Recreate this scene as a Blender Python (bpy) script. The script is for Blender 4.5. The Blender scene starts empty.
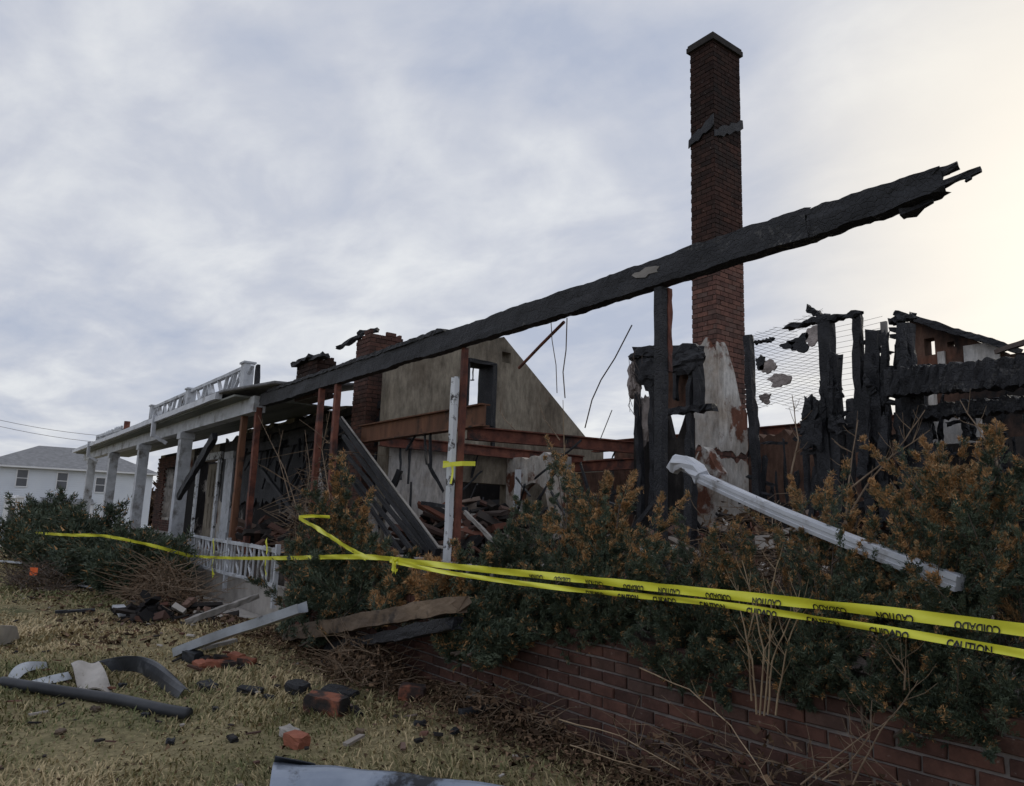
import bpy, math, random
import numpy as np
from mathutils import Vector, Matrix, noise as mnoise

R = math.radians
random.seed(7)
rng = np.random.default_rng(11)
SC = bpy.context.scene
COL = SC.collection

# ------------------------------------------------------------------ camera
F_PX, YAW, PITCH, ROLL, EYE = 740.0, 53.3, 9.66, 1.95, 1.55
_a, _p, _r = R(YAW), R(PITCH), R(ROLL)
FWD = Vector((-math.sin(_a) * math.cos(_p), math.cos(_a) * math.cos(_p), math.sin(_p)))
_r0 = Vector((math.cos(_a), math.sin(_a), 0)); _u0 = _r0.cross(FWD)
RIGHT = math.cos(_r) * _r0 + math.sin(_r) * _u0
UP = -math.sin(_r) * _r0 + math.cos(_r) * _u0
cam_d = bpy.data.cameras.new('camera'); cam = bpy.data.objects.new('camera', cam_d); COL.objects.link(cam)
cam_d.sensor_width = 36.0; cam_d.lens = F_PX / 1024 * 36.0
cam_d.clip_start = 0.05; cam_d.clip_end = 3000
m = Matrix((RIGHT, UP, -FWD)).transposed().to_4x4(); m.translation = (0, 0, EYE)
cam.matrix_world = m
SC.camera = cam
EYEV = Vector((0, 0, EYE))

# survey helpers: where the line of sight through a photo point meets a plane of the place
def ray(px, py): return FWD + RIGHT * ((px - 512) / F_PX) - UP * ((py - 393) / F_PX)
def PY(px, py, Y):
    d = ray(px, py); return EYEV + d * (Y / d.y)
def PX(px, py, X):
    d = ray(px, py); return EYEV + d * (X / d.x)
def PZ(px, py, Z):
    d = ray(px, py); return EYEV + d * ((Z - EYE) / d.z)

# ------------------------------------------------------------------ sky, sun, exposure
SUN_EL, SUN_AZ = 19.0, -9.0          # azimuth measured from +Y towards +X
sun_dir = Vector((math.sin(R(SUN_AZ)) * math.cos(R(SUN_EL)), math.cos(R(SUN_AZ)) * math.cos(R(SUN_EL)), math.sin(R(SUN_EL))))
W = bpy.data.worlds.new('World'); SC.world = W; W.use_nodes = True
nt = W.node_tree; nt.nodes.clear()
def wn(t, **k):
    n = nt.nodes.new(t)
    for a, b in k.items(): setattr(n, a, b)
    return n
L = nt.links.new
out = wn('ShaderNodeOutputWorld'); bg = wn('ShaderNodeBackground'); bg.inputs[1].default_value = 0.1
L(bg.outputs[0], out.inputs[0])
sky = wn('ShaderNodeTexSky', sky_type='NISHITA', sun_disc=False, sun_elevation=R(SUN_EL), sun_rotation=R(SUN_AZ))
sky.air_density = 1.0; sky.dust_density = 1.5
tc = wn('ShaderNodeTexCoord'); nrm = wn('ShaderNodeVectorMath', operation='NORMALIZE'); L(tc.outputs['Generated'], nrm.inputs[0])
sep = wn('ShaderNodeSeparateXYZ'); L(nrm.outputs[0], sep.inputs[0])
zc = wn('ShaderNodeMath', operation='MAXIMUM'); L(sep.outputs[2], zc.inputs[0]); zc.inputs[1].default_value = 0.0
za = wn('ShaderNodeMath', operation='ADD'); L(zc.outputs[0], za.inputs[0]); za.inputs[1].default_value = 0.16
dx = wn('ShaderNodeMath', operation='DIVIDE'); L(sep.outputs[0], dx.inputs[0]); L(za.outputs[0], dx.inputs[1])
dy = wn('ShaderNodeMath', operation='DIVIDE'); L(sep.outputs[1], dy.inputs[0]); L(za.outputs[0], dy.inputs[1])
cmb = wn('ShaderNodeCombineXYZ'); L(dx.outputs[0], cmb.inputs[0]); L(dy.outputs[0], cmb.inputs[1])
mp = wn('ShaderNodeMapping'); mp.inputs['Rotation'].default_value = (0, 0, R(-28)); mp.inputs['Scale'].default_value = (1.0, 1.45, 1); mp.inputs['Location'].default_value = (3.1, 1.7, 0)
L(cmb.outputs[0], mp.inputs[0])
n1 = wn('ShaderNodeTexNoise'); n1.inputs['Scale'].default_value = 0.8; n1.inputs['Detail'].default_value = 9; n1.inputs['Roughness'].default_value = 0.56; n1.inputs['Distortion'].default_value = 0.5
n2 = wn('ShaderNodeTexNoise'); n2.inputs['Scale'].default_value = 2.3; n2.inputs['Detail'].default_value = 8; n2.inputs['Roughness'].default_value = 0.55; n2.inputs['Distortion'].default_value = 0.35
L(mp.outputs[0], n1.inputs[0]); L(mp.outputs[0], n2.inputs[0])
mixn = wn('ShaderNodeMath', operation='MULTIPLY_ADD'); L(n2.outputs[0], mixn.inputs[0]); mixn.inputs[1].default_value = 0.42; 
mul1 = wn('ShaderNodeMath', operation='MULTIPLY'); L(n1.outputs[0], mul1.inputs[0]); mul1.inputs[1].default_value = 0.58
L(mul1.outputs[0], mixn.inputs[2])
cr = wn('ShaderNodeValToRGB'); L(mixn.outputs[0], cr.inputs[0])
e = cr.color_ramp.elements; e[0].position = 0.39; e[0].color = (4.2, 4.65, 5.75, 1); e[1].position = 0.62; e[1].color = (7.4, 7.55, 7.75, 1)
el = e.new(0.50); el.color = (5.5, 5.75, 6.45, 1)
# cloud lit warm round the hidden sun
dot = wn('ShaderNodeVectorMath', operation='DOT_PRODUCT'); L(nrm.outputs[0], dot.inputs[0]); dot.inputs[1].default_value = sun_dir
mr = wn('ShaderNodeMapRange', interpolation_type='SMOOTHERSTEP'); L(dot.outputs['Value'], mr.inputs[0])
mr.inputs[1].default_value = 0.86; mr.inputs[2].default_value = 1.03; mr.inputs[3].default_value = 0.0; mr.inputs[4].default_value = 1.0
warm = wn('ShaderNodeMix', data_type='RGBA'); L(mr.outputs[0], warm.inputs[0]); L(cr.outputs[0], warm.inputs[6]); warm.inputs[7].default_value = (8.7, 8.2, 7.25, 1)
fin = wn('ShaderNodeMix', data_type='RGBA'); fin.inputs[0].default_value = 0.93; L(sky.outputs[0], fin.inputs[6]); L(warm.outputs[2], fin.inputs[7])
L(fin.outputs[2], bg.inputs[0])
sl = bpy.data.lights.new('sun', 'SUN'); so = bpy.data.objects.new('sun', sl); COL.objects.link(so)
sl.energy = 0.7; sl.angle = R(14); sl.color = (1, 0.9, 0.74)
so.rotation_euler = (-sun_dir).to_track_quat('-Z', 'Y').to_euler()
SC.view_settings.view_transform = 'Standard'; SC.view_settings.look = 'None'
SC.view_settings.exposure = 0.15; SC.view_settings.gamma = 1.0

# ------------------------------------------------------------------ materials
def new_mat(name):
    mt = bpy.data.materials.new(name); mt.use_nodes = True
    return mt, mt.node_tree, mt.node_tree.nodes['Principled BSDF']

def noise_node(t, scale, detail=6, rough=0.6, stretch=None, off=0.0, coord='pos'):
    g = t.nodes.new('ShaderNodeNewGeometry') if coord == 'pos' else t.nodes.new('ShaderNodeTexCoord')
    src = g.outputs['Position'] if coord == 'pos' else g.outputs['Object']
    mpn = t.nodes.new('ShaderNodeMapping'); t.links.new(src, mpn.inputs[0])
    mpn.inputs['Location'].default_value = (off, off * 1.7, off * .6)
    if stretch: mpn.inputs['Scale'].default_value = stretch
    n = t.nodes.new('ShaderNodeTexNoise'); t.links.new(mpn.outputs[0], n.inputs[0])
    n.inputs['Scale'].default_value = scale; n.inputs['Detail'].default_value = detail; n.inputs['Roughness'].default_value = rough
    return n

def ramp(t, src, stops):
    r = t.nodes.new('ShaderNodeValToRGB'); t.links.new(src, r.inputs[0])
    el = r.color_ramp.elements
    while len(el) < len(stops): el.new(0.5)
    for x, (p, c) in zip(el, stops):
        x.position = p; x.color = (*c, 1) if len(c) == 3 else c
    return r

def mixc(t, fac, a, b, mode='MIX'):
    x = t.nodes.new('ShaderNodeMix'); x.data_type = 'RGBA'; x.blend_type = mode
    for i, s in ((0, fac), (6, a), (7, b)):
        if hasattr(s, 'is_linked'): t.links.new(s, x.inputs[i])
        else: x.inputs[i].default_value = s if i == 0 else (*s, 1)
    return x.outputs[2]

def bump(t, b, src, strength=0.4, dist=0.01):
    n = t.nodes.new('ShaderNodeBump'); t.links.new(src, n.inputs['Height'])
    n.inputs['Strength'].default_value = strength; n.inputs['Distance'].default_value = dist
    t.links.new(n.outputs[0], b.inputs['Normal'])

def mat_noise(name, stops, scale=4, rough=0.8, bump_s=0.4, bump_scale=30, bump_d=0.01, stretch=None, metal=0.0, second=None, spec=0.4, coord='pos'):
    """base colour = noise ramp, optionally overlaid with a second noise-masked colour (color, scale, lo, hi)"""
    mt, t, b = new_mat(name)
    n = noise_node(t, scale, stretch=stretch, coord=coord)
    c = ramp(t, n.outputs[0], stops).outputs[0]
    if second:
        for k, (col, sc, lo, hi) in enumerate(second):
            n2 = noise_node(t, sc, detail=8, rough=0.65, off=5.3 + k * 7, coord=coord)
            f = ramp(t, n2.outputs[0], [(lo, (0, 0, 0)), (hi, (1, 1, 1))]).outputs[0]
            c = mixc(t, f, c, col)
    t.links.new(c, b.inputs['Base Color'])
    b.inputs['Roughness'].default_value = rough; b.inputs['Metallic'].default_value = metal
    b.inputs['Specular IOR Level'].default_value = spec
    if bump_s:
        n3 = noise_node(t, bump_scale, detail=5, rough=0.6, off=2.2, stretch=stretch, coord=coord)
        bump(t, b, n3.outputs[0], bump_s, bump_d)
    return mt

def mat_char(name, ash=0.5):
    """burnt timber: black alligator char with pale ash in the cracks"""
    mt, t, b = new_mat(name)
    g = t.nodes.new('ShaderNodeNewGeometry')
    v = t.nodes.new('ShaderNodeTexVoronoi'); v.feature = 'DISTANCE_TO_EDGE'; v.inputs['Scale'].default_value = 28
    t.links.new(g.outputs['Position'], v.inputs['Vector'])
    crack = ramp(t, v.outputs[0], [(0.0, (0, 0, 0)), (0.12, (1, 1, 1))])
    n = noise_node(t, 3.0, detail=8, rough=0.7)
    base = ramp(t, n.outputs[0], [(0.35, (0.010, 0.011, 0.014)), (0.55, (0.022, 0.023, 0.028)), (0.75, (0.05, 0.05, 0.055))]).outputs[0]
    n2 = noise_node(t, 1.6, detail=7, rough=0.7, off=9)
    am = ramp(t, n2.outputs[0], [(0.58, (0, 0, 0)), (0.72, (ash, ash, ash))]).outputs[0]
    n4 = noise_node(t, 40, detail=3, rough=0.6, off=3)
    am2 = ramp(t, n4.outputs[0], [(0.5, (0, 0, 0)), (0.62, (1, 1, 1))]).outputs[0]
    am = mixc(t, 1.0, am, am2, 'MULTIPLY')
    base = mixc(t, am, base, (0.17, 0.165, 0.16))
    t.links.new(base, b.inputs['Base Color']); b.inputs['Roughness'].default_value = 0.62
    b.inputs['Specular IOR Level'].default_value = 0.35
    n3 = noise_node(t, 22, detail=5, rough=0.7, off=4)
    hh = t.nodes.new('ShaderNodeMath'); hh.operation = 'ADD'; t.links.new(crack.outputs[0], hh.inputs[0]); t.links.new(n3.outputs[0], hh.inputs[1])
    bump(t, b, hh.outputs[0], 0.5, 0.010)
    return mt

def mat_brick(name, per='object', dark=1.0, soot=0.35):
    """brick colour varying from brick to brick (Object Info random, or the 'rnd' attribute)"""
    mt, t, b = new_mat(name)
    if per == 'object':
        rn = t.nodes.new('ShaderNodeObjectInfo').outputs['Random']
    else:
        at = t.nodes.new('ShaderNodeAttribute'); at.attribute_name = 'rnd'; rn = at.outputs['Fac']
    k = dark
    c = ramp(t, rn, [(0.0, (0.070 * k, 0.043 * k, 0.038 * k)), (0.35, (0.110 * k, 0.058 * k, 0.049 * k)), (0.7, (0.150 * k, 0.076 * k, 0.060 * k)), (1.0, (0.10 * k, 0.066 * k, 0.058 * k))]).outputs[0]
    n = noise_node(t, 9, detail=8, rough=0.7)
    sp = ramp(t, n.outputs[0], [(0.3, (0.55, 0.55, 0.55)), (0.7, (1.25, 1.2, 1.15))]).outputs[0]
    c = mixc(t, 1.0, c, sp, 'MULTIPLY')
    n2 = noise_node(t, 0.9, detail=7, rough=0.62, off=6)
    f = ramp(t, n2.outputs[0], [(0.5 , (0, 0, 0)), (0.68, (soot, soot, soot))]).outputs[0]
    c = mixc(t, f, c, (0.02, 0.018, 0.018))
    n5 = noise_node(t, 30, detail=3, off=8)
    f5 = ramp(t, n5.outputs[0], [(0.66, (0, 0, 0)), (0.74, (0.35, 0.35, 0.35))]).outputs[0]
    c = mixc(t, f5, c, (0.42, 0.38, 0.34))
    t.links.new(c, b.inputs['Base Color']); b.inputs['Roughness'].default_value = 0.9; b.inputs['Specular IOR Level'].default_value = 0.2
    n3 = noise_node(t, 60, detail=4, off=1); bump(t, b, n3.outputs[0], 0.5, 0.006)
    return mt

def mat_attr(name, stops, attr='tint', rough=0.65, spec=0.25, trans=0.0):
    """leaf / grass colour from a per-face attribute"""
    mt, t, b = new_mat(name)
    at = t.nodes.new('ShaderNodeAttribute'); at.attribute_name = attr
    c = ramp(t, at.outputs['Fac'], stops).outputs[0]
    t.links.new(c, b.inputs['Base Color']); b.inputs['Roughness'].default_value = rough; b.inputs['Specular IOR Level'].default_value = spec
    return mt

M = {}
M['char'] = mat_char('charred_wood', 0.5)
M['char_ash'] = mat_char('ashy_charred_wood', 1.0)
M['brick'] = mat_brick('red_brick', 'object', 0.95, 0.5)
M['brick_a'] = mat_brick('red_brick_courses', 'rnd', 0.9, 0.6)
M['brick_warm'] = mat_brick('warm_brick_courses', 'rnd', 1.45, 0.45)
M['brick_black'] = mat_brick('burnt_brick_courses', 'rnd', 0.30, 0.95)
M['brick_soot'] = mat_brick('sooty_brick_courses', 'rnd', 0.52, 0.85)
M['mortar_soot'] = mat_noise('sooty_mortar', [(0.3, (0.05, 0.046, 0.042)), (0.7, (0.11, 0.10, 0.09))], 8, 0.95, 0.5, 50)
M['mortar'] = mat_noise('mortar', [(0.3, (0.15, 0.135, 0.12)), (0.7, (0.26, 0.235, 0.21))], 12, 0.95, 0.5, 50)
M['mortar_dark'] = mat_noise('grimy_mortar', [(0.3, (0.12, 0.105, 0.10)), (0.7, (0.25, 0.22, 0.21))], 8, 0.95, 0.5, 50)
M['paint'] = mat_noise('weathered_white_paint', [(0.3, (0.38, 0.40, 0.43)), (0.7, (0.58, 0.60, 0.64))], 5, 0.6, 0.25, 25, 0.004, second=[((0.13, 0.115, 0.10), 2.5, 0.52, 0.70), ((0.06, 0.05, 0.05), 14, 0.64, 0.72)])
M['paint_peel'] = mat_noise('peeling_white_paint', [(0.3, (0.5, 0.53, 0.56)), (0.7, (0.70, 0.72, 0.75))], 5, 0.6, 0.4, 25, 0.006, second=[((0.035, 0.03, 0.03), 6, 0.54, 0.60)], stretch=(1, 1, 0.35))
M['paint_far'] = mat_noise('white_trim_paint', [(0.3, (0.62, 0.63, 0.66)), (0.7, (0.74, 0.75, 0.78))], 1, 0.6, 0)
M['rust'] = mat_noise('rusted_steel', [(0.3, (0.065, 0.026, 0.020)), (0.5, (0.15, 0.052, 0.035)), (0.72, (0.23, 0.088, 0.055))], 6, 0.8, 0.5, 45, 0.006, second=[((0.025, 0.022, 0.024), 2.2, 0.52, 0.64)])
M['rust_brown'] = mat_noise('brown_scorched_wood', [(0.3, (0.07, 0.035, 0.022)), (0.7, (0.22, 0.10, 0.055))], 5, 0.8, 0.5, 40, 0.006, stretch=(1, 1, .2), second=[((0.02, 0.018, 0.018), 2.4, 0.55, 0.66)])
M['galv'] = mat_noise('white_painted_aluminium', [(0.3, (0.42, 0.44, 0.48)), (0.7, (0.58, 0.60, 0.65))], 4, 0.42, 0.15, 18, 0.004, second=[((0.16, 0.14, 0.12), 3.0, 0.56, 0.70), ((0.07, 0.06, 0.055), 12, 0.63, 0.72)])
M['gutter_metal'] = mat_noise('dull_grey_sheet_metal', [(0.3, (0.25, 0.27, 0.30)), (0.7, (0.42, 0.45, 0.49))], 3, 0.45, 0.15, 14, 0.004, metal=0.25, second=[((0.05, 0.05, 0.055), 2.5, 0.60, 0.68)])
M['flash_dark'] = mat_noise('dark_sheet_metal', [(0.35, (0.022, 0.024, 0.030)), (0.6, (0.06, 0.065, 0.075)), (0.75, (0.24, 0.25, 0.27))], 3, 0.42, 0.2, 12, 0.006, metal=0.3)
M['tube'] = mat_noise('black_rubber_hose', [(0.3, (0.015, 0.017, 0.022)), (0.7, (0.035, 0.038, 0.045))], 5, 0.5, 0.2, 30)
M['blue_metal'] = mat_noise('bluish_sheet_metal', [(0.3, (0.20, 0.24, 0.31)), (0.7, (0.33, 0.37, 0.45))], 3, 0.38, 0.1, 10, metal=0.3, second=[((0.02, 0.022, 0.028), 2.0, 0.55, 0.63)])
M['cement'] = mat_noise('grey_cement_board', [(0.3, (0.28, 0.26, 0.24)), (0.7, (0.46, 0.43, 0.40))], 4, 0.85, 0.4, 40)
M['timber'] = mat_noise('scorched_timber', [(0.3, (0.055, 0.04, 0.03)), (0.55, (0.16, 0.115, 0.08)), (0.75, (0.27, 0.20, 0.14))], 4, 0.85, 0.7, 24, 0.012, stretch=(.35, 1, 1), second=[((0.015, 0.014, 0.015), 2.0, 0.50, 0.60)])
M['weathered'] = mat_noise('grey_weathered_wood', [(0.3, (0.15, 0.14, 0.13)), (0.7, (0.33, 0.31, 0.29))], 5, 0.85, 0.5, 40, stretch=(.3, 1, 1))
M['tape'] = mat_noise('yellow_tape', [(0.3, (0.74, 0.74, 0.05)), (0.7, (0.86, 0.86, 0.09))], 2.5, 0.38, 0.1, 9, 0.004)
M['ink'] = mat_noise('black_print', [(0.3, (0.012, 0.012, 0.012)), (0.7, (0.02, 0.02, 0.02))], 5, 0.5, 0)
M['wire'] = mat_noise('rusty_wire', [(0.3, (0.05, 0.04, 0.038)), (0.7, (0.12, 0.09, 0.075))], 8, 0.7, 0)
M['twig'] = mat_noise('dry_twig', [(0.3, (0.11, 0.075, 0.05)), (0.7, (0.26, 0.19, 0.13))], 9, 0.85, 0.3, 60)
M['bark'] = mat_noise('grey_brown_bark', [(0.3, (0.06, 0.045, 0.036)), (0.7, (0.14, 0.11, 0.09))], 9, 0.9, 0.5, 50)
M['stem'] = mat_noise('tan_dead_stalk', [(0.3, (0.22, 0.155, 0.10)), (0.7, (0.42, 0.32, 0.21))], 10, 0.85, 0.2, 60)
M['orange'] = mat_noise('orange_plastic', [(0.3, (0.75, 0.13, 0.03)), (0.7, (0.85, 0.18, 0.05))], 8, 0.5, 0)
M['insul'] = mat_noise('grey_pink_insulation', [(0.3, (0.22, 0.19, 0.18)), (0.7, (0.46, 0.40, 0.38))], 9, 0.95, 0.8, 30, 0.03)
M['glass'] = mat_noise('dark_window_glass', [(0.3, (0.05, 0.055, 0.065)), (0.7, (0.10, 0.105, 0.12))], 0.7, 0.15, 0, spec=0.6)
M['shingle'] = mat_noise('grey_roof_shingles', [(0.3, (0.17, 0.175, 0.185)), (0.7, (0.26, 0.265, 0.28))], 2.5, 0.9, 0.3, 6, 0.03)
M['shingle_porch'] = mat_noise('grey_porch_shingles', [(0.3, (0.10, 0.10, 0.105)), (0.7, (0.24, 0.24, 0.25))], 6, 0.9, 0.5, 20, 0.02)
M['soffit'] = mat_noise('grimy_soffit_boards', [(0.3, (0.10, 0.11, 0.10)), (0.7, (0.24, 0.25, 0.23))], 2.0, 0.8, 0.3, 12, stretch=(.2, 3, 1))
M['car'] = mat_noise('white_car_paint', [(0.3, (0.55, 0.6, 0.66)), (0.7, (0.6, 0.65, 0.7))], 1, 0.25, 0, spec=0.6)
M['black_rubber'] = mat_noise('black_rubber', [(0.3, (0.015, 0.015, 0.016)), (0.7, (0.03, 0.03, 0.03))], 4, 0.8, 0)
M['grey_render'] = mat_noise('grey_cement_render', [(0.3, (0.16, 0.15, 0.14)), (0.7, (0.33, 0.31, 0.29))], 2, 0.95, 0.5, 40)

# plaster with soot and bare patches
def mat_plaster(name, light, tan, brick_lo, brick_hi, soot_lo, soot_hi, scale=1.0, bare=(0.17, 0.075, 0.05)):
    mt, t, b = new_mat(name)
    n = noise_node(t, 1.3 * scale, detail=8, rough=0.65)
    c = ramp(t, n.outputs[0], [(0.38, tan), (0.62, light)]).outputs[0]
    n2 = noise_node(t, 1.1 * scale, detail=9, rough=0.6, off=11)
    f = ramp(t, n2.outputs[0], [(brick_lo, (0, 0, 0)), (brick_hi, (1, 1, 1))]).outputs[0]
    c = mixc(t, f, c, bare)
    n3 = noise_node(t, 0.8 * scale, detail=9, rough=0.66, off=21, stretch=(1, 1, 0.55))
    f = ramp(t, n3.outputs[0], [(soot_lo, (0, 0, 0)), (soot_hi, (1, 1, 1))]).outputs[0]
    c = mixc(t, f, c, (0.022, 0.020, 0.020))
    n4 = noise_node(t, 12, detail=6, rough=0.7, off=2, stretch=(1, 1, 0.3))
    sp = ramp(t, n4.outputs[0], [(0.3, (0.5, 0.5, 0.5)), (0.7, (1.2, 1.2, 1.2))]).outputs[0]
    c = mixc(t, 1.0, c, sp, 'MULTIPLY')
    t.links.new(c, b.inputs['Base Color']); b.inputs['Roughness'].default_value = 0.92; b.inputs['Specular IOR Level'].default_value = 0.2
    n5 = noise_node(t, 18, detail=6, off=3); bump(t, b, n5.outputs[0], 0.5, 0.015)
    return mt
M['stucco'] = mat_plaster('tan_stucco', (0.30, 0.265, 0.21), (0.185, 0.155, 0.12), 0.66, 0.72, 0.54, 0.78)
M['plaster'] = mat_plaster('stained_white_plaster', (0.62, 0.60, 0.57), (0.42, 0.36, 0.30), 0.55, 0.60, 0.62, 0.72, 1.4)
M['plaster_pale'] = mat_plaster('pale_plaster', (0.60, 0.59, 0.58), (0.48, 0.44, 0.40), 0.64, 0.70, 0.60, 0.70, 1.6)
M['facade'] = mat_plaster('sooty_facade', (0.46, 0.44, 0.41), (0.34, 0.30, 0.26), 0.60, 0.66, 0.46, 0.52, 0.9)
M['black_wall'] = mat_plaster('burnt_interior_wall', (0.09, 0.08, 0.075), (0.045, 0.04, 0.04), 0.62, 0.70, 0.44, 0.58, 1.2, bare=(0.11, 0.05, 0.035))
M['brown_wall'] = mat_plaster('brown_scorched_wall', (0.16, 0.095, 0.07), (0.09, 0.05, 0.038), 0.60, 0.70, 0.50, 0.62, 1.2, bare=(0.20, 0.09, 0.06))

# siding
def mat_siding():
    mt, t, b = new_mat('white_clapboard_siding')
    n = noise_node(t, 0.5); c = ramp(t, n.outputs[0], [(0.3, (0.60, 0.64, 0.71)), (0.7, (0.67, 0.71, 0.77))]).outputs[0]
    t.links.new(c, b.inputs['Base Color']); b.inputs['Roughness'].default_value = 0.6
    return mt
M['siding'] = mat_siding()

# ground
def mat_ground():
    mt, t, b = new_mat('lawn_soil')
    n = noise_node(t, 0.9, detail=9, rough=0.65)
    c = ramp(t, n.outputs[0], [(0.32, (0.13, 0.135, 0.07)), (0.46, (0.25, 0.215, 0.12)), (0.60, (0.33, 0.275, 0.16)), (0.75, (0.14, 0.112, 0.072))]).outputs[0]
    n2 = noise_node(t, 14, detail=6, rough=0.7, off=3)
    sp = ramp(t, n2.outputs[0], [(0.3, (0.5, 0.5, 0.5)), (0.7, (1.25, 1.25, 1.25))]).outputs[0]
    c = mixc(t, 1.0, c, sp, 'MULTIPLY')
    t.links.new(c, b.inputs['Base Color']); b.inputs['Roughness'].default_value = 1.0; b.inputs['Specular IOR Level'].default_value = 0.1
    n3 = noise_node(t, 30, detail=6, off=1); bump(t, b, n3.outputs[0], 0.8, 0.03)
    return mt
M['ground'] = mat_ground()
M['soil'] = mat_noise('dark_soil', [(0.3, (0.03, 0.024, 0.018)), (0.7, (0.085, 0.062, 0.045))], 8, 1.0, 0.8, 30, 0.02)
M['debris_floor'] = mat_noise('ash_and_rubble_floor', [(0.3, (0.03, 0.027, 0.026)), (0.5, (0.09, 0.075, 0.065)), (0.75, (0.20, 0.16, 0.14))], 5, 1.0, 0.9, 20, 0.05)
M['grass'] = mat_attr('grass_blades', [(0.0, (0.12, 0.135, 0.06)), (0.3, (0.20, 0.195, 0.095)), (0.55, (0.38, 0.305, 0.175)), (1.0, (0.58, 0.46, 0.28))], rough=0.8, spec=0.15)
M['leaf'] = mat_attr('evergreen_foliage', [(0.0, (0.040, 0.060, 0.044)), (0.42, (0.105, 0.130, 0.082)), (0.54, (0.20, 0.16, 0.085)), (0.75, (0.44, 0.235, 0.10)), (1.0, (0.62, 0.35, 0.15))], rough=0.6, spec=0.3)
M['litter'] = mat_attr('dead_leaves', [(0.0, (0.045, 0.03, 0.022)), (0.5, (0.13, 0.085, 0.055)), (1.0, (0.26, 0.17, 0.11))], rough=0.9, spec=0.1)
M['rubble'] = mat_attr('rubble_mix', [(0.0, (0.018, 0.017, 0.018)), (0.4, (0.05, 0.043, 0.04)), (0.6, (0.16, 0.07, 0.05)), (0.8, (0.20, 0.17, 0.145)), (1.0, (0.44, 0.41, 0.38))], rough=0.95, spec=0.15)

# ------------------------------------------------------------------ object bookkeeping
ORG = {}
def tag(o, label=None, cat=None, group=None, kind=None):
    if label: o['label'] = label
    if cat: o['category'] = cat
    if group: o['group'] = group
    if kind: o['kind'] = kind
    return o
def thing(name, loc, label, cat, group=None):
    o = bpy.data.objects.new(name, None); COL.objects.link(o); o.location = loc
    o.empty_display_size = 0.2
    ORG[o] = Vector(loc); return tag(o, label, cat, group)

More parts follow.
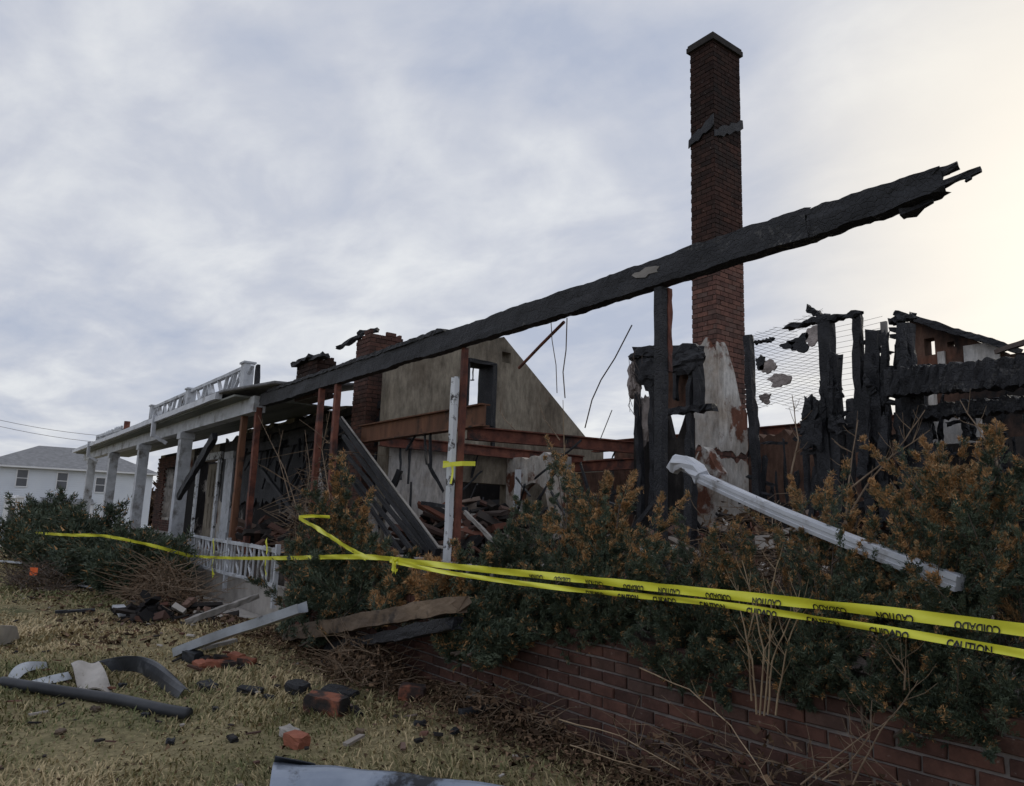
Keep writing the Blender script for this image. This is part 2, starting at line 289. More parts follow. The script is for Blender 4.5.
class MB:
    def __init__(s): s.v = []; s.f = []; s.a = []; s.cur = 0.0
    def add(s, vs, fs):
        n = len(s.v); s.v.extend([Vector(x) for x in vs])
        for f in fs: s.f.append(tuple(i + n for i in f)); s.a.append(s.cur)
    def hexa(s, b, t):            # 4 bottom, 4 top points, same winding
        s.add(list(b) + list(t), [(3, 2, 1, 0), (4, 5, 6, 7), (0, 1, 5, 4), (1, 2, 6, 5), (2, 3, 7, 6), (3, 0, 4, 7)])
    def box(s, lo, hi):
        (a, b, c), (d, e, f) = lo, hi
        s.hexa([(a, b, c), (d, b, c), (d, e, c), (a, e, c)], [(a, b, f), (d, b, f), (d, e, f), (a, e, f)])
    def obox(s, c, ax, ay, az, jit=0.0):   # half-axis vectors
        c = Vector(c); q = []
        for k in (-1, 1):
            for i, j in ((-1, -1), (1, -1), (1, 1), (-1, 1)):
                p = c + ax * i + ay * j + az * k
                if jit: p = p + Vector((random.uniform(-jit, jit), random.uniform(-jit, jit), random.uniform(-jit, jit)))
                q.append(p)
        s.hexa(q[:4], q[4:])
    def beam(s, p0, p1, w, h, up=(0, 0, 1), seg=1, jit=0.0, per=1, w1=None, h1=None, ragged=0.0, sag=0.0, wob=0.0):
        """bar of width w and height h; seg rings, per points per side, jittered for burnt wood"""
        p0, p1 = Vector(p0), Vector(p1); d = (p1 - p0).normalized(); up = Vector(up)
        if abs(d.dot(up)) > 0.98: up = Vector((0, 1, 0)) if abs(d.y) < .9 else Vector((1, 0, 0))
        sx = d.cross(up).normalized(); sz = sx.cross(d).normalized()
        w1 = w if w1 is None else w1; h1 = h if h1 is None else h1
        ring = []
        cs = [(-.5, -.5), (.5, -.5), (.5, .5), (-.5, .5)]
        for k in range(4):
            a, b = cs[k], cs[(k + 1) % 4]
            for j in range(per):
                u = j / per; ring.append((a[0] + (b[0] - a[0]) * u, a[1] + (b[1] - a[1]) * u))
        n = len(ring); vs = []; ph = random.uniform(0, 50)
        for i in range(seg + 1):
            t = i / seg; c = p0.lerp(p1, t) - Vector((0, 0, sag * math.sin(math.pi * t)))
            ww, hh = w + (w1 - w) * t, h + (h1 - h) * t
            for k, (a, b) in enumerate(ring):
                q = c + sx * (a * ww) + sz * (b * hh)
                if jit:
                    q = q + sx * random.uniform(-jit, jit) + sz * random.uniform(-jit, jit)
                    q = q + sz * (jit * 1.6 * mnoise.noise(Vector((t * seg * .35, b * 2, ph)))) + sx * (jit * 1.6 * mnoise.noise(Vector((t * seg * .35, a * 2 + 7, ph))))
                if wob:
                    lx = t * (p1 - p0).length
                    q = q + sz * (wob * (mnoise.noise(Vector((lx * 1.3, b * 3, ph))) + .8 * mnoise.noise(Vector((lx * 5, b * 3, ph))) + .5 * mnoise.noise(Vector((lx * 14, b * 3, ph))))) + sx * (wob * .8 * mnoise.noise(Vector((lx * 3, a * 3 + b * 2, ph + 9))))
                if ragged and (i == 0 or i == seg):
                    q = q + d * random.uniform(-ragged, ragged)
                vs.append(q)
        fs = [tuple(range(n))[::-1]]
        for i in range(seg):
            for k in range(n):
                a, b = i * n + k, i * n + (k + 1) % n
                fs.append((a, b, b + n, a + n))
        fs.append(tuple(range(seg * n, seg * n + n)))
        s.add(vs, fs)
    def tube(s, pts, r, n=6, r1=None, cap=True):
        pts = [Vector(p) for p in pts]; r1 = r if r1 is None else r1
        vs = []; m_ = len(pts); prev = None
        for i, p in enumerate(pts):
            d = (pts[min(i + 1, m_ - 1)] - pts[max(i - 1, 0)]).normalized()
            ref = prev if prev is not None else (Vector((0, 0, 1)) if abs(d.z) < .9 else Vector((1, 0, 0)))
            sx = d.cross(ref)
            if sx.length < 1e-4: sx = d.cross(Vector((0.3, 0.8, 0.5)))
            sx.normalize(); sy = sx.cross(d); prev = sy
            rr = r + (r1 - r) * i / max(1, m_ - 1)
            for k in range(n):
                a = 2 * math.pi * k / n; vs.append(p + sx * (math.cos(a) * rr) + sy * (math.sin(a) * rr))
        fs = []
        for i in range(m_ - 1):
            for k in range(n):
                a, b = i * n + k, i * n + (k + 1) % n; fs.append((a, b, b + n, a + n))
        if cap: fs += [tuple(range(n))[::-1], tuple(range((m_ - 1) * n, m_ * n))]
        s.add(vs, fs)
    def sheet(s, fn, nu, nv, th=0.004):
        """thick curved sheet from fn(u, v)"""
        g = [[Vector(fn(i / nu, j / nv)) for j in range(nv + 1)] for i in range(nu + 1)]
        top, bot = [], []
        for i in range(nu + 1):
            for j in range(nv + 1):
                du = g[min(i + 1, nu)][j] - g[max(i - 1, 0)][j]; dv = g[i][min(j + 1, nv)] - g[i][max(j - 1, 0)]
                nn = du.cross(dv)
                nn = nn.normalized() if nn.length > 1e-9 else Vector((0, 0, 1))
                top.append(g[i][j] + nn * th / 2); bot.append(g[i][j] - nn * th / 2)
        N = len(top); w = nv + 1; fs = []
        for i in range(nu):
            for j in range(nv):
                a = i * w + j; fs.append((a, a + w, a + w + 1, a + 1)); fs.append((N + a + 1, N + a + w + 1, N + a + w, N + a))
        for i in range(nu):
            for j in (0, nv):
                a, b = i * w + j, (i + 1) * w + j
                fs.append((a, b, N + b, N + a) if j else (b, a, N + a, N + b))
        for j in range(nv):
            for i in (0, nu):
                a, b = i * w + j, i * w + j + 1
                fs.append((a, b, N + b, N + a) if not i else (b, a, N + a, N + b))
        s.add(top + bot, fs)
    def strips(s, P, us, iv, T):
        """wall of vertical strips: P(u, z, t); iv(u) -> list of (z0, z1); T thickness"""
        for u0, u1 in zip(us, us[1:]):
            e = (u1 - u0) * 1e-4
            A, B = iv(u0 + e), iv(u1 - e)
            if len(A) != len(B): A = B = iv((u0 + u1) / 2)
            for (a0, a1), (b0, b1) in zip(A, B):
                if a1 - a0 < 1e-3 and b1 - b0 < 1e-3: continue
                s.hexa([P(u0, a0, 0), P(u1, b0, 0), P(u1, b0, T), P(u0, a0, T)], [P(u0, a1, 0), P(u1, b1, 0), P(u1, b1, T), P(u0, a1, T)])
    def build(s, name, mat, parent=None, label=None, cat=None, group=None, kind=None, smooth=False, attr=None):
        if parent is None:
            xs = [p.x for p in s.v]; ys = [p.y for p in s.v]; zs = [p.z for p in s.v]
            org = Vector(((min(xs) + max(xs)) / 2, (min(ys) + max(ys)) / 2, min(zs)))
        else: org = ORG[parent]
        me = bpy.data.meshes.new(name); me.from_pydata([p - org for p in s.v], [], s.f); me.update()
        me.materials.append(mat)
        if attr:
            at = me.attributes.new(attr, 'FLOAT', 'FACE'); at.data.foreach_set('value', np.array(s.a, dtype=np.float32))
        if smooth:
            me.polygons.foreach_set('use_smooth', [True] * len(me.polygons))
        o = bpy.data.objects.new(name, me); COL.objects.link(o)
        ORG[o] = org
        if parent is not None: o.parent = parent
        else: o.location = org
        return tag(o, label, cat, group, kind)

def one(name, mat, fn, parent=None, **k):
    mb = MB(); fn(mb); return mb.build(name, mat, parent, **k)

def quads_object(name, V, attr, mat, parent=None, aname='tint', nper=4, **k):
    """fast mesh of loose small faces, V shaped (n, nper, 3)"""
    n = V.shape[0]; org = ORG[parent] if parent is not None else Vector(V.reshape(-1, 3).mean(0))
    if parent is None: org.z = float(V[..., 2].min())
    me = bpy.data.meshes.new(name)
    me.vertices.add(n * nper); me.vertices.foreach_set('co', (V.reshape(-1, 3) - np.array(org)).astype(np.float32).ravel())
    me.loops.add(n * nper); me.loops.foreach_set('vertex_index', np.arange(n * nper, dtype=np.int32))
    me.polygons.add(n); me.polygons.foreach_set('loop_start', np.arange(0, n * nper, nper, dtype=np.int32))
    at = me.attributes.new(aname, 'FLOAT', 'FACE'); at.data.foreach_set('value', attr.astype(np.float32))
    me.materials.append(mat); me.update(calc_edges=True); me.validate()
    o = bpy.data.objects.new(name, me); COL.objects.link(o); ORG[o] = org
    if parent is not None: o.parent = parent
    else: o.location = org
    return tag(o, **k)

# ------------------------------------------------------------------ ground
def smooth(x, a, b):
    t = np.clip((x - a) / (b - a), 0, 1); return t * t * (3 - 2 * t)
def gz(x, y):
    x = np.asarray(x, float); y = np.asarray(y, float)
    z = 0.025 * np.sin(x * 1.3 + 0.6 * y) + 0.02 * np.sin(2.1 * y - 0.7 * x + 1.0) + 0.012 * np.sin(4.3 * x + 3.1 * y)
    z = z + 0.17 * smooth(y, 1.6, 3.2) * smooth(x, -12, -7) + 0.0 * x
    z = z - 0.055 * np.maximum(0, -30 - x) * smooth(-x, 30, 36)
    return np.maximum(z, -2.6)
def G(px, py, dz=0.0):
    z = 0.0
    for _ in range(8):
        p = PZ(px, py, z + dz); z = float(gz(p.x, p.y))
    return p
# ------------------------------------------------------------------ ground, terrace
def build_ground():
    xs = np.unique(np.concatenate([np.linspace(-600, -60, 28), np.linspace(-60, -16, 60), np.linspace(-16, 3, 150), np.linspace(3, 400, 30)]))
    ys = np.unique(np.concatenate([np.linspace(-400, -8, 25), np.linspace(-8, 4.5, 100), np.linspace(4.5, 20, 20), np.linspace(20, 600, 25)]))
    X, Y = np.meshgrid(xs, ys, indexing='ij'); Z = gz(X, Y)
    near = smooth(-np.abs(X + 6), -12, -8) * smooth(-np.abs(Y), -5, -4)
    Z = Z + near * rng.normal(0, 0.006, Z.shape)
    V = np.stack([X, Y, Z], -1).reshape(-1, 3); ny = len(ys)
    i, j = np.meshgrid(np.arange(len(xs) - 1), np.arange(ny - 1), indexing='ij'); a = (i * ny + j).ravel()
    Fq = np.stack([a, a + ny, a + ny + 1, a + 1], -1)
    me = bpy.data.meshes.new('ground'); me.from_pydata(V.tolist(), [], Fq.tolist()); me.materials.append(M['ground'])
    me.polygons.foreach_set('use_smooth', [True] * len(me.polygons))
    o = bpy.data.objects.new('ground', me); COL.objects.link(o); o['kind'] = 'structure'
build_ground()
mb = MB(); mb.box((-13.4, 4.25, -0.4), (6, 13, 0.76)); mb.build('terrace_floor', M['debris_floor'], kind='structure')
mb = MB(); mb.box((-9.1, 3.62, -0.4), (6, 4.24, 0.70)); mb.build('planting_bed', M['soil'], kind='structure')

# ------------------------------------------------------------------ brick terrace wall
def brick_mesh(seed, L_=0.2, H_=0.062, D_=0.09):
    r = random.Random(seed); b = 0.006
    mb = MB(); x, y, z = L_ / 2, D_ / 2, H_ / 2
    j = lambda: r.uniform(-.0025, .0025)
    fr = [(-x + b, -y + j(), -z + b), (x - b, -y + j(), -z + b), (x - b, -y + j(), z - b), (-x + b, -y + j(), z - b)]
    ri = [(-x + j(), -y + b, -z + j()), (x + j(), -y + b, -z + j()), (x + j(), -y + b, z + j()), (-x + j(), -y + b, z + j())]
    bk = [(-x, y, -z), (x, y, -z), (x, y, z), (-x, y, z)]
    fs = [(0, 1, 2, 3)]
    for k in range(4):
        a, c = k, (k + 1) % 4; fs += [(4 + a, 4 + c, c, a), (8 + a, 8 + c, 4 + c, 4 + a)]
    fs.append((11, 10, 9, 8))
    me = bpy.data.meshes.new('brick'); me.from_pydata(fr + ri + bk, [], fs); me.materials.append(M['brick']); me.update()
    return me
wall = thing('brick_wall', (-5.5, 3.45, 0.0), 'low red brick retaining wall below the shrubs, running along the lawn', 'brick wall')
mb = MB(); mb.box((-9.1, 3.412, -0.3), (6, 3.60, 0.80)); mb.build('mortar_core', M['mortar_dark'], wall)
meshes = [brick_mesh(s) for s in range(6)]
PITCH_X, PITCH_Z = 0.213, 0.0755
far = MB()
for c in range(14):
    z = -0.16 + c * PITCH_Z
    off = (PITCH_X / 2 if c % 2 else 0)
    for k in range(-64, 30):
        x = k * PITCH_X + off
        if -7.15 < x < -1.0 and z > 0.055:
            o = bpy.data.objects.new('brick', random.choice(meshes)); COL.objects.link(o); o.parent = wall
            dxy = random.uniform(-.006, .004)
            o.location = Vector((x + random.uniform(-.004, .004), 3.44 + dxy, z + random.uniform(-.0025, .0025))) - ORG[wall]
            o.rotation_euler = (random.uniform(-.01, .01), random.uniform(-.012, .012), random.uniform(-.012, .012))
        elif -9.0 < x < 5.8:
            far.cur = random.random()
            far.obox((x, 3.44 + random.uniform(-.005, .005), z), Vector((.1, 0, 0)), Vector((0, .045, 0)), Vector((0, 0, .031)), .002)
far.build('brick_courses', M['brick_a'], wall, kind='stuff', attr='rnd')

# ------------------------------------------------------------------ the ruin: porch girder frame
YB = 4.4
frame = thing('charred_girder', (-6.96, YB, 0.76), 'long charred roof girder held on posts across the front of the ruin', 'girder')
mb = MB()
mb.beam((-13.6, YB, 3.545), (-2.6, YB, 3.57), 0.12, 0.235, seg=260, jit=0.002, per=4, ragged=.03, h1=.215, wob=.018)
mb.beam((-2.62, YB, 3.57), (-1.78, YB, 3.575), 0.12, 0.215, seg=30, jit=0.003, per=4, h1=0.165, ragged=.06, wob=.022)
mb.build('beam', M['char_ash'], frame)
mb = MB()   # splintered end
mb.beam((-1.95, YB, 3.61), (-1.68, YB + .02, 3.655), .06, .07, seg=5, jit=.012, per=2, w1=.02, h1=.03)
mb.beam((-1.95, YB - .02, 3.53), (-1.56, YB, 3.58), .05, .06, seg=7, jit=.008, per=2, w1=.02, h1=.025)
mb.beam((-1.63, YB, 3.57), (-1.62, YB, 3.535), .03, .03, seg=2, jit=.005, per=1)
mb.beam((-2.0, YB, 3.46), (-1.82, YB, 3.48), .06, .05, seg=3, jit=.012, per=2, w1=.02, h1=.02)
mb.build('splintered_end', M['char'], frame)
mb = MB()  # upper flitch peeling proud of the girder's left half
mb.beam((-13.2, YB - .02, 3.67), (-7.2, YB - .02, 3.69), .12, .05, seg=120, jit=.006, per=2, ragged=.05)
mb.build('top_plate', M['char'], frame)
# bare patch where the char has flaked off
pts_ = [(632, 270.5), (635, 268), (640, 267), (646, 262.5), (656, 261), (660, 261.5), (657, 265), (658, 267), (649, 269), (646, 272.5), (636, 273)]
P3 = [PY(x, y + 5, YB - .0625) for x, y in pts_]
mb = MB(); mb.add(P3 + [q + Vector((0, -.006, 0)) for q in P3], [tuple(range(11)), tuple(range(21, 10, -1))] + [(k, 11 + k, 11 + (k + 1) % 11, (k + 1) % 11) for k in range(11)])
mb.build('flaked_patch', M['weathered'], frame)
def post(name, px_b, py_b, px_t, mat, w, Y=YB, d=None, z1=3.34, jit=.004, label=None, seg=14, parent=frame, z0=0.74, dx=0):
    t = PY(px_t, 300, Y); b = PY(px_b, py_b, Y)
    mb = MB(); mb.beam((b.x + dx, Y, z0), (t.x + dx, Y, z1), w, d or w, up=(0, 1, 0), seg=seg, jit=jit, per=2)
    return mb.build(name, mat, parent, label=label)
def xat(px, Y): return PY(px, 400, Y).x
def vpost(name, px, pyref, w, mat, label=None, Y=YB, d=None, z0=0.74, z1=3.44, jit=.004, lean=0.0, parent=frame, seg=14):
    x = PY(px, pyref, Y).x
    mb = MB(); mb.beam((x - lean, Y, z0), (x + lean, Y, z1), w, d or w, up=(0, 1, 0), seg=seg, jit=jit, per=2)
    return mb.build(name, mat, parent, label=label)
vpost('post', 239, 470, .11, M['rust_brown'], 'brown scorched post, leftmost under the girder', lean=.02)
vpost('post', 254, 460, .10, M['rust'], 'dark red rusty post beside the end of the porch roof', lean=.0)
vpost('post', 318, 440, .085, M['rust'], 'rust red steel post left of the leaning planks')
vpost('post', 334, 440, .08, M['rust'], 'second rust red steel post, slightly thinner')
vpost('post', 452, 450, .085, M['paint_peel'], 'peeling white post', Y=YB - .03, d=.055, z1=3.10, lean=.0, jit=.003)
vpost('post', 462, 420, .06, M['rust'], 'reddish steel post against the white one', Y=YB + .05)
vpost('post', 661, 420, .078, M['char'], 'black charred post right of the middle', jit=.003, z0=.7)
vpost('post', 668, 330, .05, M['rust'], 'rusty red strip against the black post', Y=YB + .06, z0=2.75)

# hanging things under the girder
def hang(name, pts, r, mat, label, cat, n=5):
    mb = MB(); mb.tube(pts, r, n); return mb.build(name, mat, label=label, cat=cat)
hang('hanging_pipe', [PY(564, 322, 4.5), PY(541, 345, 4.55), PY(519, 368, 4.6)], .016, M['rust'], 'thin rusty pipe hanging at a slant below the girder', 'pipe', 8)
hang('hanging_wire', [PY(551, 322, 4.5), PY(552, 340, 4.5), PY(556, 365, 4.5), PY(557, 393, 4.5)], .0045, M['wire'], 'left one of two wires dangling from the girder near the slanting pipe', 'wire')
hang('hanging_wire', [PY(567, 318, 4.5), PY(566, 350, 4.5), PY(563, 372, 4.5), PY(565, 398, 4.5)], .006, M['wire'], 'longer right one of two wires dangling from the girder', 'wire')
hang('bare_sapling', [PY(585, 428, 5.2), PY(592, 400, 5.2), PY(601, 380, 5.2), PY(615, 358, 5.2), PY(632, 325, 5.2)], .007, M['wire'], 'thin bare whip arching up against the sky right of the gable', 'sapling')
hang('bare_sapling', [PY(600, 440, 5.3), PY(606, 425, 5.3), PY(612, 410, 5.3)], .005, M['wire'], 'short bare shoot below the arching whip', 'sapling')

# ------------------------------------------------------------------ gabled house shell behind
house = thing('burnt_house', (-12, 6.5, 0.76), 'roofless burnt house shell with a tan stucco gable and sooty front wall', 'house')
XG = -10.7
def gable_top(y):
    pts = [(5.5, 4.02), (5.6, 4.06), (6.3, 4.34), (7.75, 4.84), (9.92, 3.10), (10.3, 3.06)]
    for (a, za), (b, zb) in zip(pts, pts[1:]):
        if a <= y <= b: return za + (zb - za) * (y - a) / (b - a)
    return pts[-1][1] if y > 9 else pts[0][1]
def gable_iv(y):
    t = gable_top(y)
    if 6.98 < y < 7.55: return [(2.15, 3.13), (4.27, t)]
    if 7.72 < y < 7.92: return [(2.15, 4.36), (4.56, t)]
    return [(0.70, t)] if not (6.75 < y < 8.0) else [(2.15, t)]
us = sorted(set(list(np.round(np.arange(5.5, 10.31, .15), 3)) + [5.6, 6.3, 6.75, 6.98, 7.55, 7.72, 7.75, 7.92, 8.0, 9.92]))
mb = MB(); mb.strips(lambda u, z, t: (XG - t, u, z), us, gable_iv, .30)
mb.build('gable_wall', M['stucco'], house)
mb = MB()   # burnt window frame
mb.beam((XG - .17, 7.0, 3.16), (XG - .17, 7.0, 4.26), .42, .035, up=(0, 1, 0), seg=8, jit=.004, per=2)
mb.beam((XG - .17, 7.52, 3.16), (XG - .17, 7.52, 4.26), .46, .06, up=(0, 1, 0), seg=8, jit=.006, per=2)
mb.beam((XG - .17, 7.0, 3.12), (XG - .17, 7.55, 3.12), .44, .05, seg=6, jit=.004, per=2)
mb.beam((XG - .17, 6.98, 4.28), (XG - .17, 7.57, 4.28), .46, .06, seg=6, jit=.006, per=2)
mb.beam((XG + .02, 7.57, 2.75), (XG + .02, 7.57, 4.3), .05, .06, up=(0, 1, 0), seg=8, jit=.006, per=2)
wf = mb.build('window_frame', M['char'], house)
mb = MB(); mb.beam((XG - .1, 7.17, 3.95), (XG - .1, 7.17, 4.26), .012, .02, up=(0, 1, 0), seg=4, jit=.006); mb.beam((XG - .1, 7.12, 3.95), (XG - .1, 7.20, 3.97), .012, .02, seg=3, jit=.004)
mb.build('sash_remnant', M['char'], wf)
mb = MB(); mb.beam((XG + .03, 5.5, 3.02), (XG + .03, 6.5, 3.12), .06, .05, seg=18, jit=.01, per=2, ragged=.05); mb.build('scorched_ledge', M['char'], house)
# lining of paler plaster at the lower part
def pl_iv(y): return [(1.0 + .3 * mnoise.noise(Vector((y * 1.7, 0, 0))), 2.62 + .12 * mnoise.noise(Vector((y * 2.3, 4, 0))))]
mb = MB(); mb.strips(lambda u, z, t: (XG + .035 - t, u, z), list(np.arange(5.55, 6.76, .1)), pl_iv, .03); mb.build('plaster_lining', M['plaster_pale'], house)
# front wall of the left block, with a door and burnt-out openings
YF = 6.0
def front_top(x): return 3.62 + .2 * mnoise.noise(Vector((x * .9, 3, 0))) + .1 * mnoise.noise(Vector((x * 3.1, 1, 0)))
def front_iv(x):
    t = front_top(x) if x > -20 else 3.4
    if -24.0 < x < -21.6: return [(2.95, t)]
    if -28.3 < x < -26.4: return [(0.7, 1.2), (2.9, t)]
    if -16.6 < x < -15.2: return [(2.9, t)]
    if -13.6 < x < -12.9 : return [(2.7, t)]
    return [(0.70, t)]
us = sorted(set(list(np.round(np.arange(-29.4, -10.95, .3), 3)) + [-28.3, -26.4, -24.0, -21.6, -16.6, -15.2, -13.6, -12.9, -11.0]))
mb = MB(); mb.strips(lambda u, z, t: (u, YF + t, z), us, front_iv, .28); mb.build('front_wall', M['facade'], house)
mb = MB(); mb.box((-29.5, YF - .05, .7), (-26.35, YF - .002, 3.3)); 
mb = MB()
for c in range(33):
    z = .78 + c * .0775
    for k in range(14):
        x = -29.4 + k * .23 + (c % 2) * .115
        if -28.35 < x < -26.4 and 1.15 < z < 2.95: continue
        mb.cur = random.random(); mb.obox((x, YF - .02, z), Vector((.108, 0, 0)), Vector((0, .03, 0)), Vector((0, 0, .033)), .002)
mb.build('brick_courses', M['brick_a'], house, kind='stuff', attr='rnd')
for (x0, x1) in ((-26.0, -25.2), (-20.9, -20.2)):
    mb = MB(); mb.box((x0, YF - .09, .74), (x1, YF - .003, 3.05)); mb.box((x0 - .06, YF - .13, 2.9), (x1 + .06, YF - .004, 3.09)); mb.box((x0 - .06, YF - .13, .74), (x1 + .06, YF - .004, .95)); mb.build('pilaster', M['paint'], house)
door = MB(); door.box((-23.2, YF + .08, .76), (-22.3, YF + .13, 2.85))
for (a, b) in ((1.0, 1.7), (1.9, 2.7)):
    door.box((-23.05, YF + .062, a), (-22.8, YF + .079, b)); door.box((-22.7, YF + .062, a), (-22.45, YF + .079, b))
dr = door.build('door', M['stucco'], house)
mb = MB(); mb.box((-24.0, YF - .06, .76), (-23.8, YF - .003, 2.95)); mb.box((-21.8, YF - .06, .76), (-21.6, YF - .003, 2.95)); mb.box((-24.1, YF - .065, 2.96), (-21.5, YF - .003, 3.15)); mb.build('door_surround', M['paint_peel'], house)
# burnt black boarding still on the upper half of the front wall
mb = MB(); mb.strips(lambda u, z, t: (u, YF - .06 + t, z), list(np.arange(-21.2, -11.15, .12)), lambda x: [(1.75 + .55 * mnoise.noise(Vector((x * .8, 6, 0))) + .30 * mnoise.noise(Vector((x * 4.1, 2, 0))) + .15 * mnoise.noise(Vector((x * 9, 2, 5))), 3.42 + .2 * mnoise.noise(Vector((x * 2, 9, 0))))], .04); mb.build('burnt_boarding', M['char'], house)
# rear walls, and a black inner wall added to keep the gable opening dark
mb = MB(); mb.strips(lambda u, z, t: (-13.3 - t, u, z), list(np.arange(6.3, 10.01, .2)), lambda y: [(.7, 3.0 + .4 * mnoise.noise(Vector((y * 1.5, 8, 0))))], .2); mb.build('added_dark_wall', M['black_wall'], house)
mb = MB(); mb.strips(lambda u, z, t: (u, 10.0 + t, z), list(np.arange(-29.4, -10.9, .5)), lambda x: [(.7, 3.0 + .3 * mnoise.noise(Vector((x * 1.1, 8, 3))))], .25); mb.build('rear_wall', M['black_wall'], house)
mb = MB(); mb.box((-29.4, 6.29, .7), (-29.15, 9.99, 3.3)); mb.build('end_wall', M['facade'], house)
mb = MB(); mb.box((-29.4, 6.3, .55), (-13.5, 9.98, .74)); mb.build('floor_slab', M['debris_floor'], house)
# burnt lath and timber hanging off the front wall between the posts
mb = MB()
for k in range(26):
    x = random.uniform(-19.5, -11.3); z = random.uniform(2.3, 3.5); L_ = random.uniform(.4, 1.5)
    mb.beam((x, YF - random.uniform(.03, .3), z), (x + random.uniform(-.5, .5), YF - random.uniform(.03, .6), z - L_), .05, .07, up=(0, 1, 0), seg=6, jit=.01, per=1, w1=.02, h1=.03)
mb.build('hanging_char', M['char'], house, kind='stuff')
for (x0, x1, z0, z1) in ((-19.6, -11.2, 2.95, 3.15), (-19.8, -11.4, 3.3, 3.45)):
    mb = MB(); mb.beam((x0, YF - .12, (z0 + z1) / 2), (x1, YF - .12, (z0 + z1) / 2 + .08), .12, z1 - z0, seg=40, jit=.015, per=2, ragged=.06); mb.build('wall_plate', M['char'], house)

# brown and red floor beams (I sections)
def ibeam(p0, p1, h, w, mat, name='floor_beam', parent=house, label=None):
    p0, p1 = Vector(p0), Vector(p1); mb = MB(); up = Vector((0, 0, 1))
    mb.beam(p0, p1, .02, h, seg=6, jit=.001)
    for s in (1, -1): mb.beam(p0 + up * s * (h / 2 + .0095), p1 + up * s * (h / 2 + .0095), w, .018, seg=6, jit=.001)
    return mb.build(name, mat, parent, label=label)
a = PX(372, 432, XG + .02); b = PY(451, 413, 4.85)
ibeam((a.x, 5.05, 2.78), (-7.3, 5.05, 2.78), .24, .14, M['rust_brown'], label='wide brown steel floor beam')
ibeam((XG + .16, 5.3, 2.70), (XG + .16, 9.6, 2.70), .14, .10, M['rust'], label='rust red beam along the gable wall')
a = PY(500, 446, 8.4)
ibeam((XG + .3, 9.75, 2.96), (-4.6, 9.75, 2.96), .16, .12, M['rust'])
ibeam((XG + .3, 9.0, 2.52), (-7.4, 9.0, 2.53), .15, .10, M['rust'])
ibeam((-7.9, 5.2, 2.62), (-7.9, 9.7, 2.72), .14, .10, M['rust'])

# partition with an arch
def arch_iv(x):
    c, rr, zs = -9.92, .42, 1.75
    t = 2.62 + .10 * mnoise.noise(Vector((x * 4, 2, 2)))
    if abs(x - c) < rr: return [(zs + math.sqrt(max(0, rr * rr - (x - c) ** 2)), t)]
    return [(.7, t)]
us = sorted(set(list(np.linspace(-10.34, -9.5, 13)) + [-10.68, -10.5, -10.34, -9.5, -9.35, -9.2]))
mb = MB(); mb.strips(lambda u, z, t: (u, 7.9 + t, z), us, arch_iv, .15); mb.build('arched_partition', M['plaster'], house)
mb = MB(); mb.box((-10.3, 8.9, .72), (-9.2, 9.0, 2.4)); mb.build('partition', M['brown_wall'], house)
vpost('stud', 517, 500, .07, M['paint_peel'], None, Y=6.9, z0=.74, z1=2.3, parent=house)
vpost('stud', 568, 500, .05, M['weathered'], None, Y=6.2, z0=.74, z1=2.35, parent=house)
# low rear wall with dark openings seen between the posts
def rear_iv(x):
    t = 3.02 + .16 * mnoise.noise(Vector((x * 1.3, 5, 0))) + .05 * mnoise.noise(Vector((x * 5, 1, 0)))
    if -9.0 < x < -7.9 or -6.9 < x < -6.0: return [(.7, .95), (2.35, t)]
    return [(.7, t)]
us = sorted(set(list(np.round(np.arange(-10.7, 3.3, .2), 3)) + [-9.0, -7.9, -6.9, -6.0]))
mb = MB(); mb.strips(lambda u, z, t: (u, 10.6 + t, z), us, rear_iv, .25); mb.build('low_rear_wall', M['brown_wall'], house)
mb = MB(); mb.box((-17, 12.0, .5), (3.3, 12.2, 3.0)); mb.build('back_room_wall', M['black_wall'], house)

# tangle of thin burnt sticks and strips inside the shell
mb = MB()
for k in range(70):
    x, y = random.uniform(-10.3, -5.0), random.uniform(5.0, 9.0); z = random.uniform(.8, 2.1)
    d = Vector((random.uniform(-1, 1), random.uniform(-.6, .6), random.uniform(-.7, .9))).normalized() * random.uniform(.25, .9)
    mb.beam((x, y, z), Vector((x, y, z)) + d, random.uniform(.012, .035), random.uniform(.015, .05), seg=5, jit=.006, per=1, ragged=.03)
for k in range(14):
    x, y, z = random.choice(((random.uniform(-10, -7.4), 5.05, 2.66), (XG + .16, random.uniform(5.4, 9.5), 2.62), (random.uniform(-10, -5), 9.75, 2.87)))
    mb.beam((x, y, z), (x + random.uniform(-.15, .15), y + random.uniform(-.1, .1), z - random.uniform(.15, .6)), .02, .03, up=(0, 1, 0), seg=4, jit=.008)
mb.build('burnt_strips', M['char'], house, kind='stuff')

